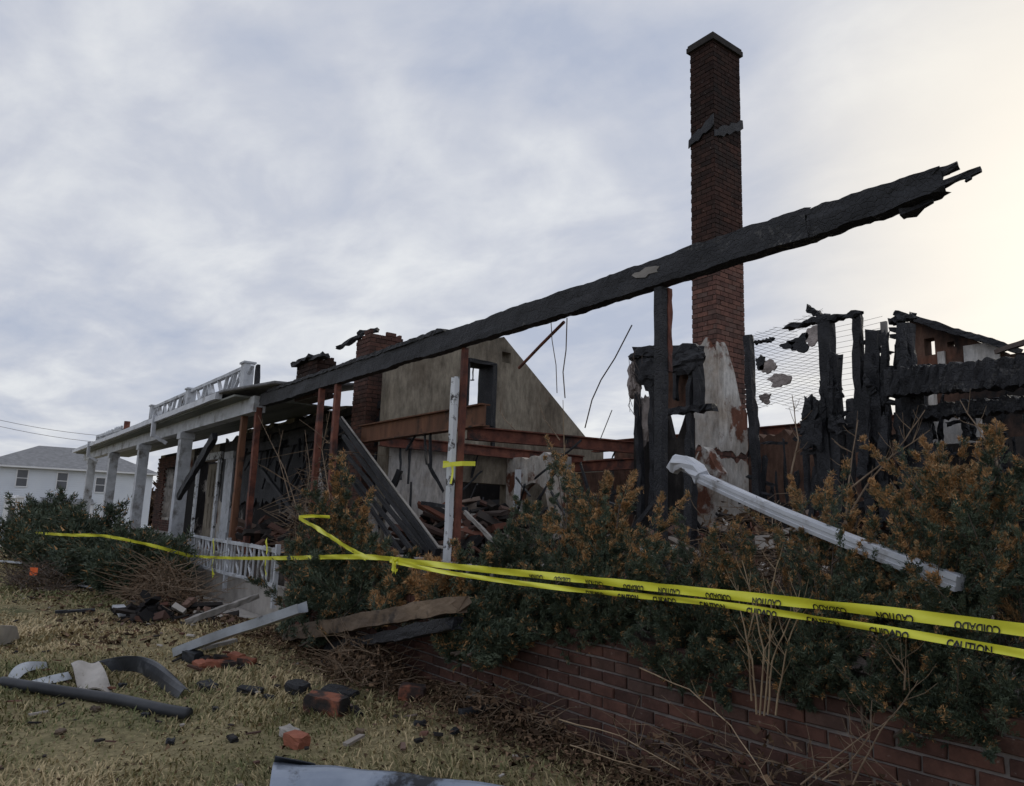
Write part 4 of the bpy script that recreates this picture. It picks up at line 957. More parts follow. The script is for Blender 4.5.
# ------------------------------------------------------------------ fallen white gutter and other metal
mb = MB()
a, b = PY(700, 477, 4.15), PY(962, 584, 3.50)
d = (b - a).normalized(); sx = d.cross(Vector((0, 0, 1))).normalized(); sz = sx.cross(d)
prof = [(-.042, .038), (-.022, .034), (-.018, .040), (.018, .040), (.022, .034), (.042, .038), (.044, .012), (.038, .008), (.038, -.012), (.044, -.016), (.040, -.040), (.016, -.036), (-.016, -.036), (-.040, -.040), (-.044, -.016), (-.038, -.012), (-.038, .008), (-.044, .012)]
NP = len(prof)
vs = []; N = 40
for i in range(N + 1):
    t = i / N; c = a.lerp(b, t)
    for (u, v) in prof:
        u, v = u * .86, v * .86
        dent = 1 - .04 * max(0, mnoise.noise(Vector((t * 9, u * 20, 0))))
        vs.append(c + sx * u * dent + sz * v * dent + Vector((0, 0, -.02 * math.sin(math.pi * t))))
fs = [tuple(range(NP))[::-1], tuple(range(N * NP, N * NP + NP))]
for i in range(N):
    for k in range(NP): fs.append((i * NP + k, i * NP + (k + 1) % NP, (i + 1) * NP + (k + 1) % NP, (i + 1) * NP + k))
gut = thing('fallen_downspout', a, 'long white downspout slanting down from the black post into the right shrubs', 'downspout')
mb.add(vs, fs); mb.build('pipe', M['galv'], gut)
mb = MB()   # crumpled elbow
pts = [PY(672, 470, 4.2), PY(677, 463, 4.2), PY(688, 464, 4.18), PY(697, 471, 4.16), a + d * .03]
n = 12; vs = []
for i, p in enumerate(pts):
    dd = (pts[min(i + 1, 4)] - pts[max(i - 1, 0)]).normalized(); s1 = dd.cross(Vector((0, 1, 0))).normalized(); s2 = s1.cross(dd)
    for k in range(n):
        an = 2 * math.pi * k / n; r_ = .058 * (1 + .16 * math.sin(k * 2.7 + i * 1.9)) * (.75 if i == 0 else 1); vs.append(p + s1 * math.cos(an) * r_ + s2 * math.sin(an) * r_)
fs = [tuple(range(n))[::-1]]
for i in range(4):
    for k in range(n): fs.append((i * n + k, i * n + (k + 1) % n, (i + 1) * n + (k + 1) % n, (i + 1) * n + k))
fs.append(tuple(range(4 * n, 5 * n)))
mb.add(vs, fs); mb.build('elbow', M['galv'], gut)

# wrought iron porch railing, white, in front of the porch
rail = thing('iron_railing', (-13.5, 3.6, .25), 'white wrought iron railing with scrolls standing in front of the brown posts', 'railing')
YR = 3.75
xa, xb = PY(190, 560, YR).x, PY(277, 560, YR).x
zr0, zr1 = PY(230, 574, YR).z, PY(230, 541, YR).z
mb = MB(); mb.beam((xa, YR, zr1), (xb, YR, zr1 - .04), .05, .05, seg=10, jit=.006); mb.build('top_rail', M['paint'], rail)
mb = MB(); mb.beam((xa, YR, zr0), (xb, YR, zr0), .045, .045, seg=10, jit=.006); mb.build('bottom_rail', M['paint'], rail)
for x in (xa, (xa + xb) / 2, xb): mb = MB(); mb.beam((x, YR, zr0 - .3), (x, YR, zr1 + .05), .06, .06, up=(0, 1, 0)); mb.build('post', M['paint'], rail)
for k in range(1, 24):
    x = xa + (xb - xa) * k / 24; mb = MB(); l_ = random.uniform(-.03, .03)
    zm = (zr0 + zr1) / 2; h = (zr1 - zr0) / 2
    mb.tube([(x + l_ + .055 * math.sin(t * 12.5) * (k % 3 == 0), YR + .0, zr0 + 2 * h * t) for t in [i / 12 for i in range(13)]], .019, 5); mb.build('baluster', M['paint'], rail)
mb = MB(); mb.box((xa - .3, 3.9, -.3), (xb + .2, 4.02, zr0 - .05)); mb.box((xa - .3, 3.5, -.3), (xb + .2, 3.89, .02)); mb.build('step', M['cement'], rail)
# ------------------------------------------------------------------ neighbouring house
nb = thing('neighbour_house', (-88, 9, -2.6), 'white two storey house with a grey hip roof at the far left', 'house')
HX = -86.0
hy0, hy1 = 2.2, 17.0
ze = PX(62, 468, HX).z; zb_ = -3.0; zrg = PX(62, 446, HX).z + .2
# clapboards are real boards lapped over one another
mb = MB(); mb.box((-96, hy0, zb_), (HX, hy1, ze)); mb.build('wall', M['siding'], nb)
mb = MB()
z = zb_ + .2; 
while z < ze - .1:
    mb.hexa([(HX + .002, hy0, z), (HX + .035, hy0, z), (HX + .035, hy1, z), (HX + .002, hy1, z)], [(HX + .002, hy0, z + .2), (HX + .006, hy0, z + .2), (HX + .006, hy1, z + .2), (HX + .002, hy1, z + .2)]); z += .21
mb.build('clapboard_siding', M['siding'], nb, kind='stuff')
ym = (hy0 + hy1) / 2
mb = MB(); ov = .5
A_ = [(HX + ov, hy0 - ov, ze), (HX + ov, hy1 + ov, ze), (-96 - ov, hy1 + ov, ze), (-96 - ov, hy0 - ov, ze)]
B_ = [(-91, hy0 + 4.6, zrg), (-91, hy1 - 4.6, zrg)]
mb.add(A_ + B_ + [(x, y, z - .18) for x, y, z in A_], [(0, 1, 5, 4), (1, 2, 5), (2, 3, 4, 5), (3, 0, 4), (9, 8, 7, 6), (0, 6, 7, 1), (1, 7, 8, 2), (2, 8, 9, 3), (3, 9, 6, 0)])
mb.build('roof', M['shingle'], nb)
mb = MB(); mb.box((HX + ov + .002, hy0 - ov, ze - .2), (HX + ov + .12, hy1 + ov, ze - .03)); mb.build('eave_gutter', M['paint_far'], nb)
def hwin(px, py, w, h):
    p = PX(px, py, HX); y, z = p.y, p.z
    mb = MB()
    mb.box((HX + .036, y - w / 2 - .1, z - h / 2 - .1), (HX + .10, y - w / 2, z + h / 2 + .1)); mb.box((HX + .036, y + w / 2, z - h / 2 - .1), (HX + .10, y + w / 2 + .1, z + h / 2 + .1))
    mb.box((HX + .036, y - w / 2, z + h / 2), (HX + .10, y + w / 2, z + h / 2 + .1)); mb.box((HX + .036, y - w / 2, z - h / 2 - .1), (HX + .12, y + w / 2, z - h / 2)); mb.box((HX + .05, y - w / 2, z - .03), (HX + .09, y + w / 2, z + .03))
    f = mb.build('window', M['paint_far'], nb)
    mb = MB(); mb.box((HX + .037, y - w / 2, z - h / 2), (HX + .05, y + w / 2, z + h / 2)); mb.build('pane', M['glass'], f)
hwin(22, 478, .85, 1.55); hwin(62, 481, .85, 1.55); hwin(100, 485, .8, 1.4)
p0_, p1_ = PX(44, 501, HX), PX(90, 503, HX)
mb = MB(); mb.hexa([(HX + .04, p0_.y - .2, p0_.z - .1), (HX + 1.4, p0_.y - .2, p0_.z - .25), (HX + 1.4, p1_.y + .2, p0_.z - .25), (HX + .04, p1_.y + .2, p0_.z - .1)], [(HX + .04, p0_.y - .2, p0_.z + .35), (HX + 1.4, p0_.y - .2, p0_.z - .12), (HX + 1.4, p1_.y + .2, p0_.z - .12), (HX + .04, p1_.y + .2, p0_.z + .35)]); mb.build('porch_roof', M['shingle'], nb)
mb = MB()
for y in (p0_.y, p1_.y): mb.box((HX + 1.2, y - .1, zb_), (HX + 1.35, y + .1, p0_.z - .25))
mb.build('porch_post', M['paint_far'], nb)
mb = MB(); mb.box((HX + .036, p0_.y + .6, zb_), (HX + .09, p0_.y + 3.4, p0_.z - .5)); mb.build('garage_door', M['paint_far'], nb)
# white projecting bay at the left edge
pb = PX(10, 515, HX + 3)
mb = MB(); yb0, yb1 = PX(3, 515, HX + 3).y, PX(16, 515, HX + 3).y
bay = thing('white_shed', (HX + 3, (yb0 + yb1) / 2, -2.6), 'small white outbuilding with a dark window at the left edge of the view', 'shed')
zs = PX(10, 498, HX + 3).z
mb.box((HX + 1.6, yb0, -3), (HX + 3, yb1, zs)); mb.build('wall', M['paint_far'], bay)
mb = MB(); mb.hexa([(HX + 1.5, yb0 - .15, zs + .002), (HX + 3.15, yb0 - .15, zs + .002), (HX + 3.15, yb1 + .15, zs + .002), (HX + 1.5, yb1 + .15, zs + .002)], [(HX + 1.5, yb0 - .1, zs + .3), (HX + 3.1, yb0 - .1, zs + .1), (HX + 3.1, yb1 + .1, zs + .1), (HX + 1.5, yb1 + .1, zs + .3)]); mb.build('roof', M['paint_far'], bay)
mb = MB(); mb.box((HX + 3.003, yb0 + .35, -1.6), (HX + 3.03, yb0 + .8, zs - .7)); mb.build('window', M['glass'], bay)
mb = MB(); p = PX(19, 510, -60); mb.box((-60.2, p.y - .18, -2.9), (-59.8, p.y + .18, PX(19, 498, -60).z)); mb.box((-60.3, p.y - .28, PX(19, 498, -60).z + .002), (-59.7, p.y + .28, PX(19, 498, -60).z + .12)); mb.build('gate_pillar', M['paint_far'], label='white pillar standing before the far house, at the left edge', cat='pillar')

# power lines
for k, (ya, yb) in enumerate(((415, 433), (421, 440))):
    mb = MB(); a = PX(-60, ya - 9, -70); b = PX(150, yb + 6, -70)
    mb.tube([a.lerp(b, t / 12) - Vector((0, 0, .5 * math.sin(math.pi * t / 12))) for t in range(13)], .016, 4, cap=False)
    mb.build('power_line', M['wire'], label=('upper' if k == 0 else 'lower') + ' of two faint overhead wires above the far house', cat='power line')

# parked car seen between the porch columns
p = PX(155, 524, -46); cy = p.y
car = thing('parked_car', (-46, cy, -1.0), 'white car parked beyond the porch, seen between two columns', 'car')
zc = -1.0
def carbody(mb):
    prof = [(-2.1, .35), (-2.15, .75), (-1.9, .95), (-1.15, 1.02), (-.65, 1.45), (.75, 1.47), (1.35, 1.05), (2.05, .95), (2.15, .6), (2.1, .35)]
    for s0, s1, k in ((-.85, .85, 1.0),):
        n = len(prof); vs = []
        for (x, z) in prof: vs.append((-46 + (.82 if z < 1.1 else .62), cy + x, zc + z))
        for (x, z) in prof: vs.append((-46 - (.82 if z < 1.1 else .62), cy + x, zc + z))
        mb.add(vs, [tuple(range(n)), tuple(range(2 * n - 1, n - 1, -1))] + [(i, n + i, n + (i + 1) % n, (i + 1) % n) for i in range(n)])
one('body', M['car'], carbody, car)
mb = MB(); mb.hexa([(-45.29, cy - 1.0, zc + 1.08), (-45.29, cy + 1.1, zc + 1.08), (-45.31, cy + 1.1, zc + 1.08), (-45.31, cy - 1, zc + 1.08)], [(-45.35, cy - .6, zc + 1.4), (-45.35, cy + .7, zc + 1.4), (-45.37, cy + .7, zc + 1.4), (-45.37, cy - .6, zc + 1.4)]); mb.build('side_window', M['glass'], car)
for y in (-1.3, 1.35):
    mb = MB(); mb.tube([(-45.28, cy + y, zc + .33), (-45.1, cy + y, zc + .33)], .33, 14); w = mb.build('wheel', M['black_rubber'], car)
    mb = MB(); mb.tube([(-45.099, cy + y, zc + .33), (-45.09, cy + y, zc + .33)], .2, 12); mb.build('rim', M['gutter_metal'], w)

# bare trees beyond the porch
def bare_tree(x, y, z0, h, seed, label, group=None, dens=1.0, mat='bark', cat='tree'):
    r = random.Random(seed); root = thing('bare_tree', (x, y, z0), label, cat, group)
    tr = MB(); cr_ = MB()
    def grow(p, d, L_, rad, lvl):
        n = 4; pts = [p]
        for i in range(n):
            d = (d + Vector((r.uniform(-.18, .18), r.uniform(-.18, .18), r.uniform(-.05, .12)))).normalized(); pts.append(pts[-1] + d * L_ / n)
        (tr if lvl == 0 else cr_).tube(pts, rad, 5 if lvl < 2 else 3, rad * .45, cap=False)
        if lvl < 4:
            for k in range(int((4 if lvl else 7) * dens)):
                t = r.uniform(.3, 1.0); i = min(n - 1, int(t * n)); q = pts[i].lerp(pts[i + 1], t * n - i)
                nd = (d * .7 + Vector((r.uniform(-1, 1), r.uniform(-1, 1), r.uniform(-.1, .8)))).normalized()
                grow(q, nd, L_ * r.uniform(.42, .66), rad * .45, lvl + 1)
    grow(Vector((x, y, z0)), Vector((0, 0, 1)), h * .55, h * .022, 0)
    tr.build('trunk', M[mat], root); cr_.build('crown', M[mat], root)
for k, (x, y, h) in enumerate(((-58, 14.5, 6.5), (-62, 18.5, 7.0))):
    bare_tree(x, y, float(gz(x, y)), h, 40 + k, ('bare leafless tree beyond the porch, seen between the two nearest columns', 'bare tree farther back beyond the porch, over the roof edge')[k])
bare_tree(-110, 3.2, -2.6, 12, 77, 'dark bare tree rising behind the far house at the left edge')
# low far-off hedge line closing the horizon
def hedge():
    n = 26000
    a = rng.uniform(R(35), R(175), n); rr = rng.uniform(150, 190, n)
    c = np.stack([np.cos(a) * rr, np.sin(a) * rr, -2.6 + rng.uniform(0, 1, n) ** 1.3 * (6 + 2 * np.sin(a * 37) + 1.4 * np.sin(a * 91))], -1)
    s = rng.uniform(.5, 1.3, (n, 1, 1)); d = rng.normal(0, 1, (n, 4, 3)) * s
    quads_object('distant_treeline', c[:, None, :] + d, rng.uniform(0, .35, n), M['litter'], kind='stuff', label='far off bare treeline on the horizon behind everything', cat='treeline')
hedge()
# ------------------------------------------------------------------ shrubs
def shrub(name, base, plumes, n, label, cat='shrub', group=None, leaf=.04, rust=0.3, seed=1, width=.15, wood='bark', sub=5):
    """plumes: list of (foot, tip, radius, rust bias). Every plume carries smaller side plumes; leaves are single small blades."""
    g = np.random.default_rng(seed)
    root = thing(name, base, label, cat, group)
    allp = []
    for (a, b, r_, q) in plumes:
        a, b = np.array(a, float), np.array(b, float); allp.append((a, b, r_ * .8, q, 1.0))
        l = np.linalg.norm(b - a)
        for _ in range(sub):
            t = g.uniform(.25, .95); f = a + (b - a) * t
            d = (b - a) / l * .9 + g.normal(0, .42, 3); d[2] = abs(d[2]) * .8 + .45; d /= np.linalg.norm(d)
            ll = min(l * .7, r_ * g.uniform(1.3, 2.8))
            allp.append((f, f + d * ll, r_ * g.uniform(.26, .48), q + g.normal(0, .22), .55))
    P0 = np.array([p[0] for p in allp]); P1 = np.array([p[1] for p in allp]); RR = np.array([p[2] for p in allp]); RB = np.array([p[3] for p in allp])
    m_ = len(allp); Ln = np.linalg.norm(P1 - P0, axis=1); w = (Ln + RR) * RR; w = w / w.sum()
    k = g.choice(m_, n, p=w)
    ns = 26
    sid = g.integers(0, ns, n)
    ax = (P1 - P0)[k]; axn = ax / np.linalg.norm(ax, axis=1, keepdims=True)
    SO = g.normal(0, 1, (m_, ns, 3)); ST = g.random((m_, ns)) ** .72; SR = .55 + .75 * g.random((m_, ns)); SP = g.random((m_, ns))
    so = SO[k, sid]; so = so - axn * (so * axn).sum(1, keepdims=True); so /= np.linalg.norm(so, axis=1, keepdims=True) + 1e-9
    st = ST[k, sid]; spray = SP[k, sid]
    along = g.random(n) ** .75
    Rm = RR[k] * (1 - st * .80) * SR[k, sid]
    bend = g.normal(0, .08, (m_, 3))[k] * (st[:, None] ** 2) * Ln[k][:, None]
    c = P0[k] + ax * (st * 1.02)[:, None] + bend + so * (Rm * along)[:, None] + axn * (along ** 1.2 * Rm * .95)[:, None]
    thick = leaf * .55 * (1.15 - along * .8)
    c = c + g.normal(0, 1, (n, 3)) * thick[:, None]
    d = so * .55 + axn * .75 + g.normal(0, .38, (n, 3)); d /= np.linalg.norm(d, axis=1, keepdims=True)
    s = np.cross(d, g.normal(0, 1, (n, 3))); s /= np.linalg.norm(s, axis=1, keepdims=True)
    ll = (leaf * g.uniform(.6, 1.4, n))[:, None]; ww = ll * width * g.uniform(.7, 1.3, n)[:, None]
    V = np.stack([c - s * ww, c + s * ww, c + d * ll], 1)
    tone = g.random(n) * .20 + spray * .25
    rmask = np.clip(RB[k] + (st - .5) * .8 + (along - .5) * .5 + (spray - .5) * .6 - .08, 0, 1)
    HR = g.random((m_, ns))[k, sid]
    isr = (HR + g.normal(0, .13, n)) < rmask * rust * 2.3
    tint = np.where(isr, .52 + .45 * g.random(n) * (0.4 + .6 * spray), tone)
    quads_object('foliage', V, np.clip(tint, 0, 1), M['leaf'], root, nper=3)
    mb = MB()
    for (a, b, r_, _) in plumes:
        a, b = Vector(a), Vector(b); mid = a.lerp(b, .5) + Vector(g.normal(0, .05 * (b - a).length, 3))
        mb.tube([a, mid, a.lerp(b, .9)], .010 if leaf < .06 else .02, 5, .003, cap=False)
    for (a, b, r_, _, q) in allp:
        if q < .9 and g.random() < .7: mb.tube([Vector(a), Vector(b)], .0045 if leaf < .06 else .012, 3, .0015, cap=False)
    mb.build('stems', M[wood], root)
    return root
def make_plumes(base, tips, r_, rb=0.0, foot=.12, seed=0):
    g = random.Random(seed); out = []
    for tip in tips:
        rr = tip[3] if len(tip) > 3 else r_; bb = tip[4] if len(tip) > 4 else rb
        f = Vector(base).lerp(Vector(tip[:3]), .25) * 1.0
        f = Vector((f.x + g.uniform(-foot, foot), f.y + g.uniform(-foot, foot), base[2] + g.uniform(0, .1)))
        out.append((tuple(f), tuple(tip[:3]), rr, bb))
    return out
def dome_tips(c, rx, ry, h, n, seed, zmin=.25, low=0.0):
    g = random.Random(seed); out = []
    for i in range(n):
        a = g.uniform(0, 6.283); q = math.sqrt(g.random())
        z = h * (1 - .62 * q * q) * g.uniform(.75, 1.08)
        out.append((c[0] + math.cos(a) * q * rx, c[1] + math.sin(a) * q * ry, c[2] + max(zmin * h, z)))
    return out
# dark shrubs before the porch, far left
for i, (x, y, h, rx, lab) in enumerate((
        (-24.2, 2.1, 1.50, .95, 'dark evergreen shrub with ragged upright sprays, leftmost before the porch'),
        (-21.2, 2.25, 1.12, 1.2, 'dark evergreen shrub, second from the left before the porch'),
        (-18.8, 2.5, 1.12, 1.2, 'dark evergreen shrub in the middle of the row before the porch'),
        (-16.6, 2.75, .85, 1.1, 'low dark evergreen shrub below the nearest porch column'),
        (-14.9, 3.0, .75, .9, 'smallest dark evergreen shrub, next to the white iron railing'))):
    z = float(gz(x, y)) - .05
    tips = dome_tips((x, y, z), rx, .9, h, 34, 50 + i)
    shrub('evergreen_shrub', (x, y, z), make_plumes((x, y, z), tips, .34, -.25, .5, i), 39000, lab, leaf=0.093, rust=.12, seed=60 + i, group='evergreen shrubs before the porch')

def PT(px, py, Y, r_=None, rb=0.0):
    p = PY(px, py, Y); return (p.x, p.y, p.z, (r_ or .16) * 1.12, rb)
# upright half-dead juniper by the railing
b = PY(325, 600, 3.75); base = (b.x, 3.75, .55)
tips = [PT(352, 470, 3.8, .16, .45), PT(338, 488, 3.7, .17, .35), PT(318, 492, 3.9, .16, .2), PT(305, 512, 3.8, .16, .3), PT(362, 508, 3.7, .15, .5), PT(325, 520, 3.5, .2, .1), PT(346, 525, 3.5, .2, .2), PT(372, 545, 3.6, .15, .5), PT(300, 545, 3.5, .2, -.1), PT(315, 560, 3.3, .22, -.2), PT(340, 560, 3.3, .22, -.2), PT(290, 572, 3.4, .18, -.2), PT(360, 570, 3.3, .2, .0), PT(385, 580, 3.4, .2, .1)]
shrub('juniper', base, make_plumes(base, tips, .16, .1, .35, 3), 98425, 'half brown upright juniper in front of the rust red posts', leaf=0.035, rust=.42, seed=5)
b = (PY(335, 605, 3.35).x, 3.35, .2)
tips = [PT(px, py, Y, .24, -.1) for px, py, Y in ((290, 592, 3.3), (310, 588, 3.2), (330, 585, 3.2), (352, 588, 3.2), (372, 590, 3.2), (392, 592, 3.3), (300, 600, 3.2), (318, 602, 3.2))]
shrub('juniper', b, make_plumes(b, tips, .22, -.2, .4, 4), 60569, 'low dark green spreading juniper above the end of the grey metal channel', leaf=0.035, rust=.15, seed=6)
# scorched low spread between log and tape
b = (PY(440, 620, 3.5).x, 3.55, .55)
tips = [PT(px, py, Y, .2, rb) for px, py, Y, rb in ((385, 584, 3.5, .6), (405, 578, 3.6, .8), (425, 577, 3.6, .7), (448, 583, 3.5, .6), (470, 590, 3.4, .3), (395, 600, 3.3, .3), (430, 602, 3.3, .4), (490, 600, 3.4, -.1))]
shrub('scorched_juniper', b, make_plumes(b, tips, .2, .5, .5, 8), 56784, 'low rust brown scorched juniper sprawling behind the charred log', leaf=0.029, rust=.6, seed=8)
b = (PY(470, 650, 3.35).x, 3.40, .55)
tips = [PT(px, py, Y, .17, rb) for px, py, Y, rb in ((470, 628, 3.2, -.1), (485, 640, 3.2, -.2), (500, 640, 3.2, -.2), (520, 632, 3.3, -.2), (480, 612, 3.3, -.1), (495, 608, 3.4, -.2), (475, 660, 3.1, -.2), (500, 655, 3.2, -.2), (462, 645, 3.1, .1), (448, 650, 3.05, .2), (530, 650, 3.3, -.2))]
shrub('juniper', b, make_plumes(b, tips, .2, -.2, .4, 9), 98425, 'dark green juniper spilling over the left end of the visible brick wall', leaf=0.028, rust=.2, seed=9)
# main junipers
b = (PY(585, 640, 3.85).x, 3.85, .65)
tips = [PT(px, py, Y, r_, rb) for px, py, Y, r_, rb in ((555, 448, 3.9, .10, .3), (566, 470, 3.8, .12, .5), (610, 452, 3.9, .12, .75), (604, 478, 3.8, .14, .7), (622, 490, 3.8, .13, .8), (640, 500, 3.8, .13, .6), (580, 500, 3.7, .16, .5), (560, 520, 3.6, .17, .2), (595, 530, 3.6, .18, .4), (625, 530, 3.6, .17, .5), (650, 530, 3.7, .15, .5), (540, 540, 3.7, .16, .1), (610, 560, 3.5, .2, .0), (580, 565, 3.5, .2, -.2), (645, 560, 3.5, .18, .2), (555, 570, 3.5, .2, -.2), (600, 590, 3.4, .2, -.25), (570, 600, 3.4, .2, -.3), (630, 595, 3.4, .2, -.2), (660, 590, 3.5, .18, .0), (540, 600, 3.4, .18, -.3), (590, 620, 3.35, .18, -.3), (620, 625, 3.35, .18, -.3), (560, 628, 3.35, .16, -.3), (645, 630, 3.35, .18, -.2))]
shrub('juniper', b, make_plumes(b, tips, .15, .1, .4, 10), 234707, 'tall rust tipped juniper in the middle, left of the black post', leaf=0.020, rust=.42, seed=10)
b = (PY(525, 610, 3.8).x, 3.8, .65)
tips = [PT(px, py, Y, r_, rb) for px, py, Y, r_, rb in ((525, 500, 4.0, .08, -.1), (520, 520, 3.9, .12, -.1), (535, 530, 3.9, .14, .0), (505, 545, 3.8, .14, -.1), (520, 560, 3.7, .17, -.2), (500, 575, 3.6, .17, -.2), (480, 585, 3.6, .16, -.1), (515, 600, 3.5, .18, -.3), (490, 605, 3.5, .18, -.3), (540, 585, 3.5, .18, -.3), (530, 625, 3.4, .16, -.3), (505, 632, 3.35, .15, -.3), (545, 640, 3.3, .14, -.3))]
shrub('juniper', b, make_plumes(b, tips, .15, -.1, .4, 11), 128710, 'dark green juniper below the tape, left of the tall rust tipped one', leaf=0.022, rust=.14, seed=11)
b = (PY(715, 650, 3.8).x, 3.8, .65)
tips = [PT(px, py, Y, r_, rb) for px, py, Y, r_, rb in ((690, 560, 3.8, .13, .4), (712, 552, 3.9, .13, .6), (735, 548, 3.9, .12, .5), (748, 545, 3.8, .08, .2), (760, 565, 3.8, .13, .5), (700, 590, 3.6, .16, .1), (725, 585, 3.6, .16, .2), (680, 600, 3.6, .16, -.1), (750, 595, 3.6, .15, .1), (700, 625, 3.5, .17, -.2), (730, 625, 3.5, .17, -.2), (670, 640, 3.4, .16, -.3), (695, 655, 3.35, .15, -.3), (725, 655, 3.35, .15, -.3), (755, 645, 3.4, .15, -.2), (660, 625, 3.45, .16, -.3), (745, 665, 3.35, .14, -.3), (675, 665, 3.32, .12, -.3), (690, 682, 3.3, .12, -.3), (715, 690, 3.3, .12, -.3), (740, 692, 3.3, .12, -.3), (650, 660, 3.3, .12, -.3))]
shrub('juniper', b, make_plumes(b, tips, .14, .1, .35, 12), 174137, 'lower brownish juniper between the black post and the tan stalks', leaf=0.018, rust=.36, seed=12)
b = (PY(830, 650, 3.8).x, 3.8, .65)
tips = [PT(px, py, Y, r_, rb) for px, py, Y, r_, rb in ((805, 482, 4.1, .10, .8), (820, 500, 4.0, .11, .7), (845, 500, 4.0, .10, .6), (866, 495, 4.0, .11, .8), (790, 520, 4.0, .11, .5), (835, 535, 3.8, .12, .3), (812, 545, 3.8, .13, .3), (860, 530, 3.8, .12, .5), (878, 545, 3.7, .13, .6), (790, 560, 3.7, .13, .1), (825, 570, 3.6, .15, -.1), (855, 575, 3.6, .15, .0), (880, 585, 3.6, .15, -.1), (800, 600, 3.5, .15, -.2), (840, 610, 3.5, .16, -.3), (870, 620, 3.4, .15, -.3), (780, 630, 3.5, .14, -.2), (815, 640, 3.4, .15, -.3), (850, 655, 3.35, .14, -.3), (790, 665, 3.35, .12, -.3), (825, 680, 3.33, .11, -.3), (870, 670, 3.33, .13, -.3), (775, 695, 3.3, .12, -.3), (805, 702, 3.3, .12, -.3), (840, 705, 3.3, .13, -.3), (875, 702, 3.3, .12, -.3))]
shrub('juniper', b, make_plumes(b, tips, .13, .1, .3, 13), 227136, 'orange tipped juniper under the middle of the fallen downspout', leaf=0.016, rust=.40, seed=13)
b = (PY(940, 650, 3.8).x, 3.8, .65)
tips = [PT(px, py, Y, r_, rb) for px, py, Y, r_, rb in ((978, 497, 3.85, .19, .6), (1005, 507, 3.85, .19, .5), (935, 492, 3.85, .18, .8), (965, 520, 3.7, .19, .3), (1000, 520, 3.7, .19, .2), (930, 515, 3.75, .17, .6), (915, 488, 3.9, .15, .8), (955, 492, 3.9, .17, .7), (1015, 498, 3.9, .17, .3), (990, 495, 3.8, .17, .3), (905, 500, 3.9, .14, .7), (925, 486, 4.0, .17, .7), (945, 480, 4.0, .17, .6), (965, 484, 4.0, .17, .55), (985, 480, 4.0, .17, .4), (1000, 486, 3.9, .17, .3), (935, 500, 3.8, .17, .5), (960, 505, 3.8, .17, .2), (895, 530, 3.8, .12, .6), (920, 535, 3.7, .13, .3), (950, 540, 3.6, .15, -.1), (980, 530, 3.6, .15, -.1), (905, 570, 3.6, .14, .0), (940, 580, 3.5, .15, -.2), (975, 575, 3.5, .15, -.25), (1000, 560, 3.5, .15, -.2), (910, 620, 3.45, .14, -.3), (945, 625, 3.4, .15, -.3), (980, 620, 3.4, .15, -.3), (920, 665, 3.35, .13, -.3), (955, 670, 3.33, .14, -.3), (990, 665, 3.35, .14, -.3), (935, 700, 3.30, .11, -.3), (970, 708, 3.30, .11, -.3), (1000, 700, 3.32, .12, -.3), (895, 690, 3.32, .10, -.3), (905, 725, 3.29, .11, -.3), (940, 728, 3.29, .11, -.3), (975, 735, 3.29, .11, -.3), (1005, 738, 3.29, .11, -.3))]
shrub('juniper', b, make_plumes(b, tips, .13, .1, .3, 14), 490613, 'big green juniper with rust coloured top at the right', leaf=0.015, rust=.46, seed=14)
b = (-0.75, 3.85, .65)
tips = [(x, y, z, .14, rb) for x, y, z, rb in ((-1.15, 4.0, 1.8, .5), (-1.0, 3.95, 1.78, .5), (-.85, 3.95, 1.85, .5), (-1.1, 3.8, 1.75, .3), (-.95, 3.9, 1.85, .2), (-.75, 3.9, 1.95, .3), (-.5, 3.9, 1.8, .3), (-.9, 3.6, 1.6, -.1), (-.6, 3.6, 1.6, -.1), (-.95, 3.5, 1.3, -.2), (-.7, 3.45, 1.3, -.2), (-.4, 3.5, 1.3, -.2), (-.95, 3.4, 1.05, -.3), (-.7, 3.35, 1.0, -.3), (-.45, 3.35, 1.0, -.3), (-.85, 3.32, .85, -.3), (-.3, 3.8, 1.6, .0), (-.6, 3.3, .82, -.3), (-1.05, 3.33, .8, -.3))]
shrub('juniper', b, make_plumes(b, tips, .14, .0, .3, 15), 174137, 'dark green juniper cut by the right edge of the view', leaf=0.016, rust=.2, seed=15)

# ------------------------------------------------------------------ dead twigs, stalks
def twig_heap(name, c, rx, ry, h, n, label, cat, L_=.35, seed=1, mat='twig', leaves=0, r0=.004):
    g = random.Random(seed); root = thing(name, c, label, cat); mb = MB(); C_ = Vector(c)
    for _ in range(n):
        a = g.uniform(0, 6.283); q = math.sqrt(g.random()); p = C_ + Vector((math.cos(a) * q * rx, math.sin(a) * q * ry, g.random() * h * (1 - q * q * .8)))
        d = Vector((g.uniform(-1, 1), g.uniform(-1, 1), g.uniform(-.35, .6))).normalized(); l = L_ * g.uniform(.4, 1.3)
        mb.tube([p, p + d * l * .5 + Vector((0, 0, g.uniform(-.03, .03))), p + d * l + Vector((g.uniform(-.04, .04), g.uniform(-.04, .04), -.03))], r0 * g.uniform(.6, 1.5), 3, r0 * .4, cap=False)
    mb.build('twigs', M[mat], root)
    if leaves:
        q = np.random.default_rng(seed); a = q.uniform(0, 6.283, leaves); rad = np.sqrt(q.random(leaves)); cc = np.stack([np.cos(a) * rad * rx, np.sin(a) * rad * ry, q.random(leaves) * h * (1 - rad * rad * .8)], -1) + np.array(c)
        V = cc[:, None, :] + q.normal(0, .014, (leaves, 4, 3))
        quads_object('dead_leaves', V, q.random(leaves), M['litter'], root)
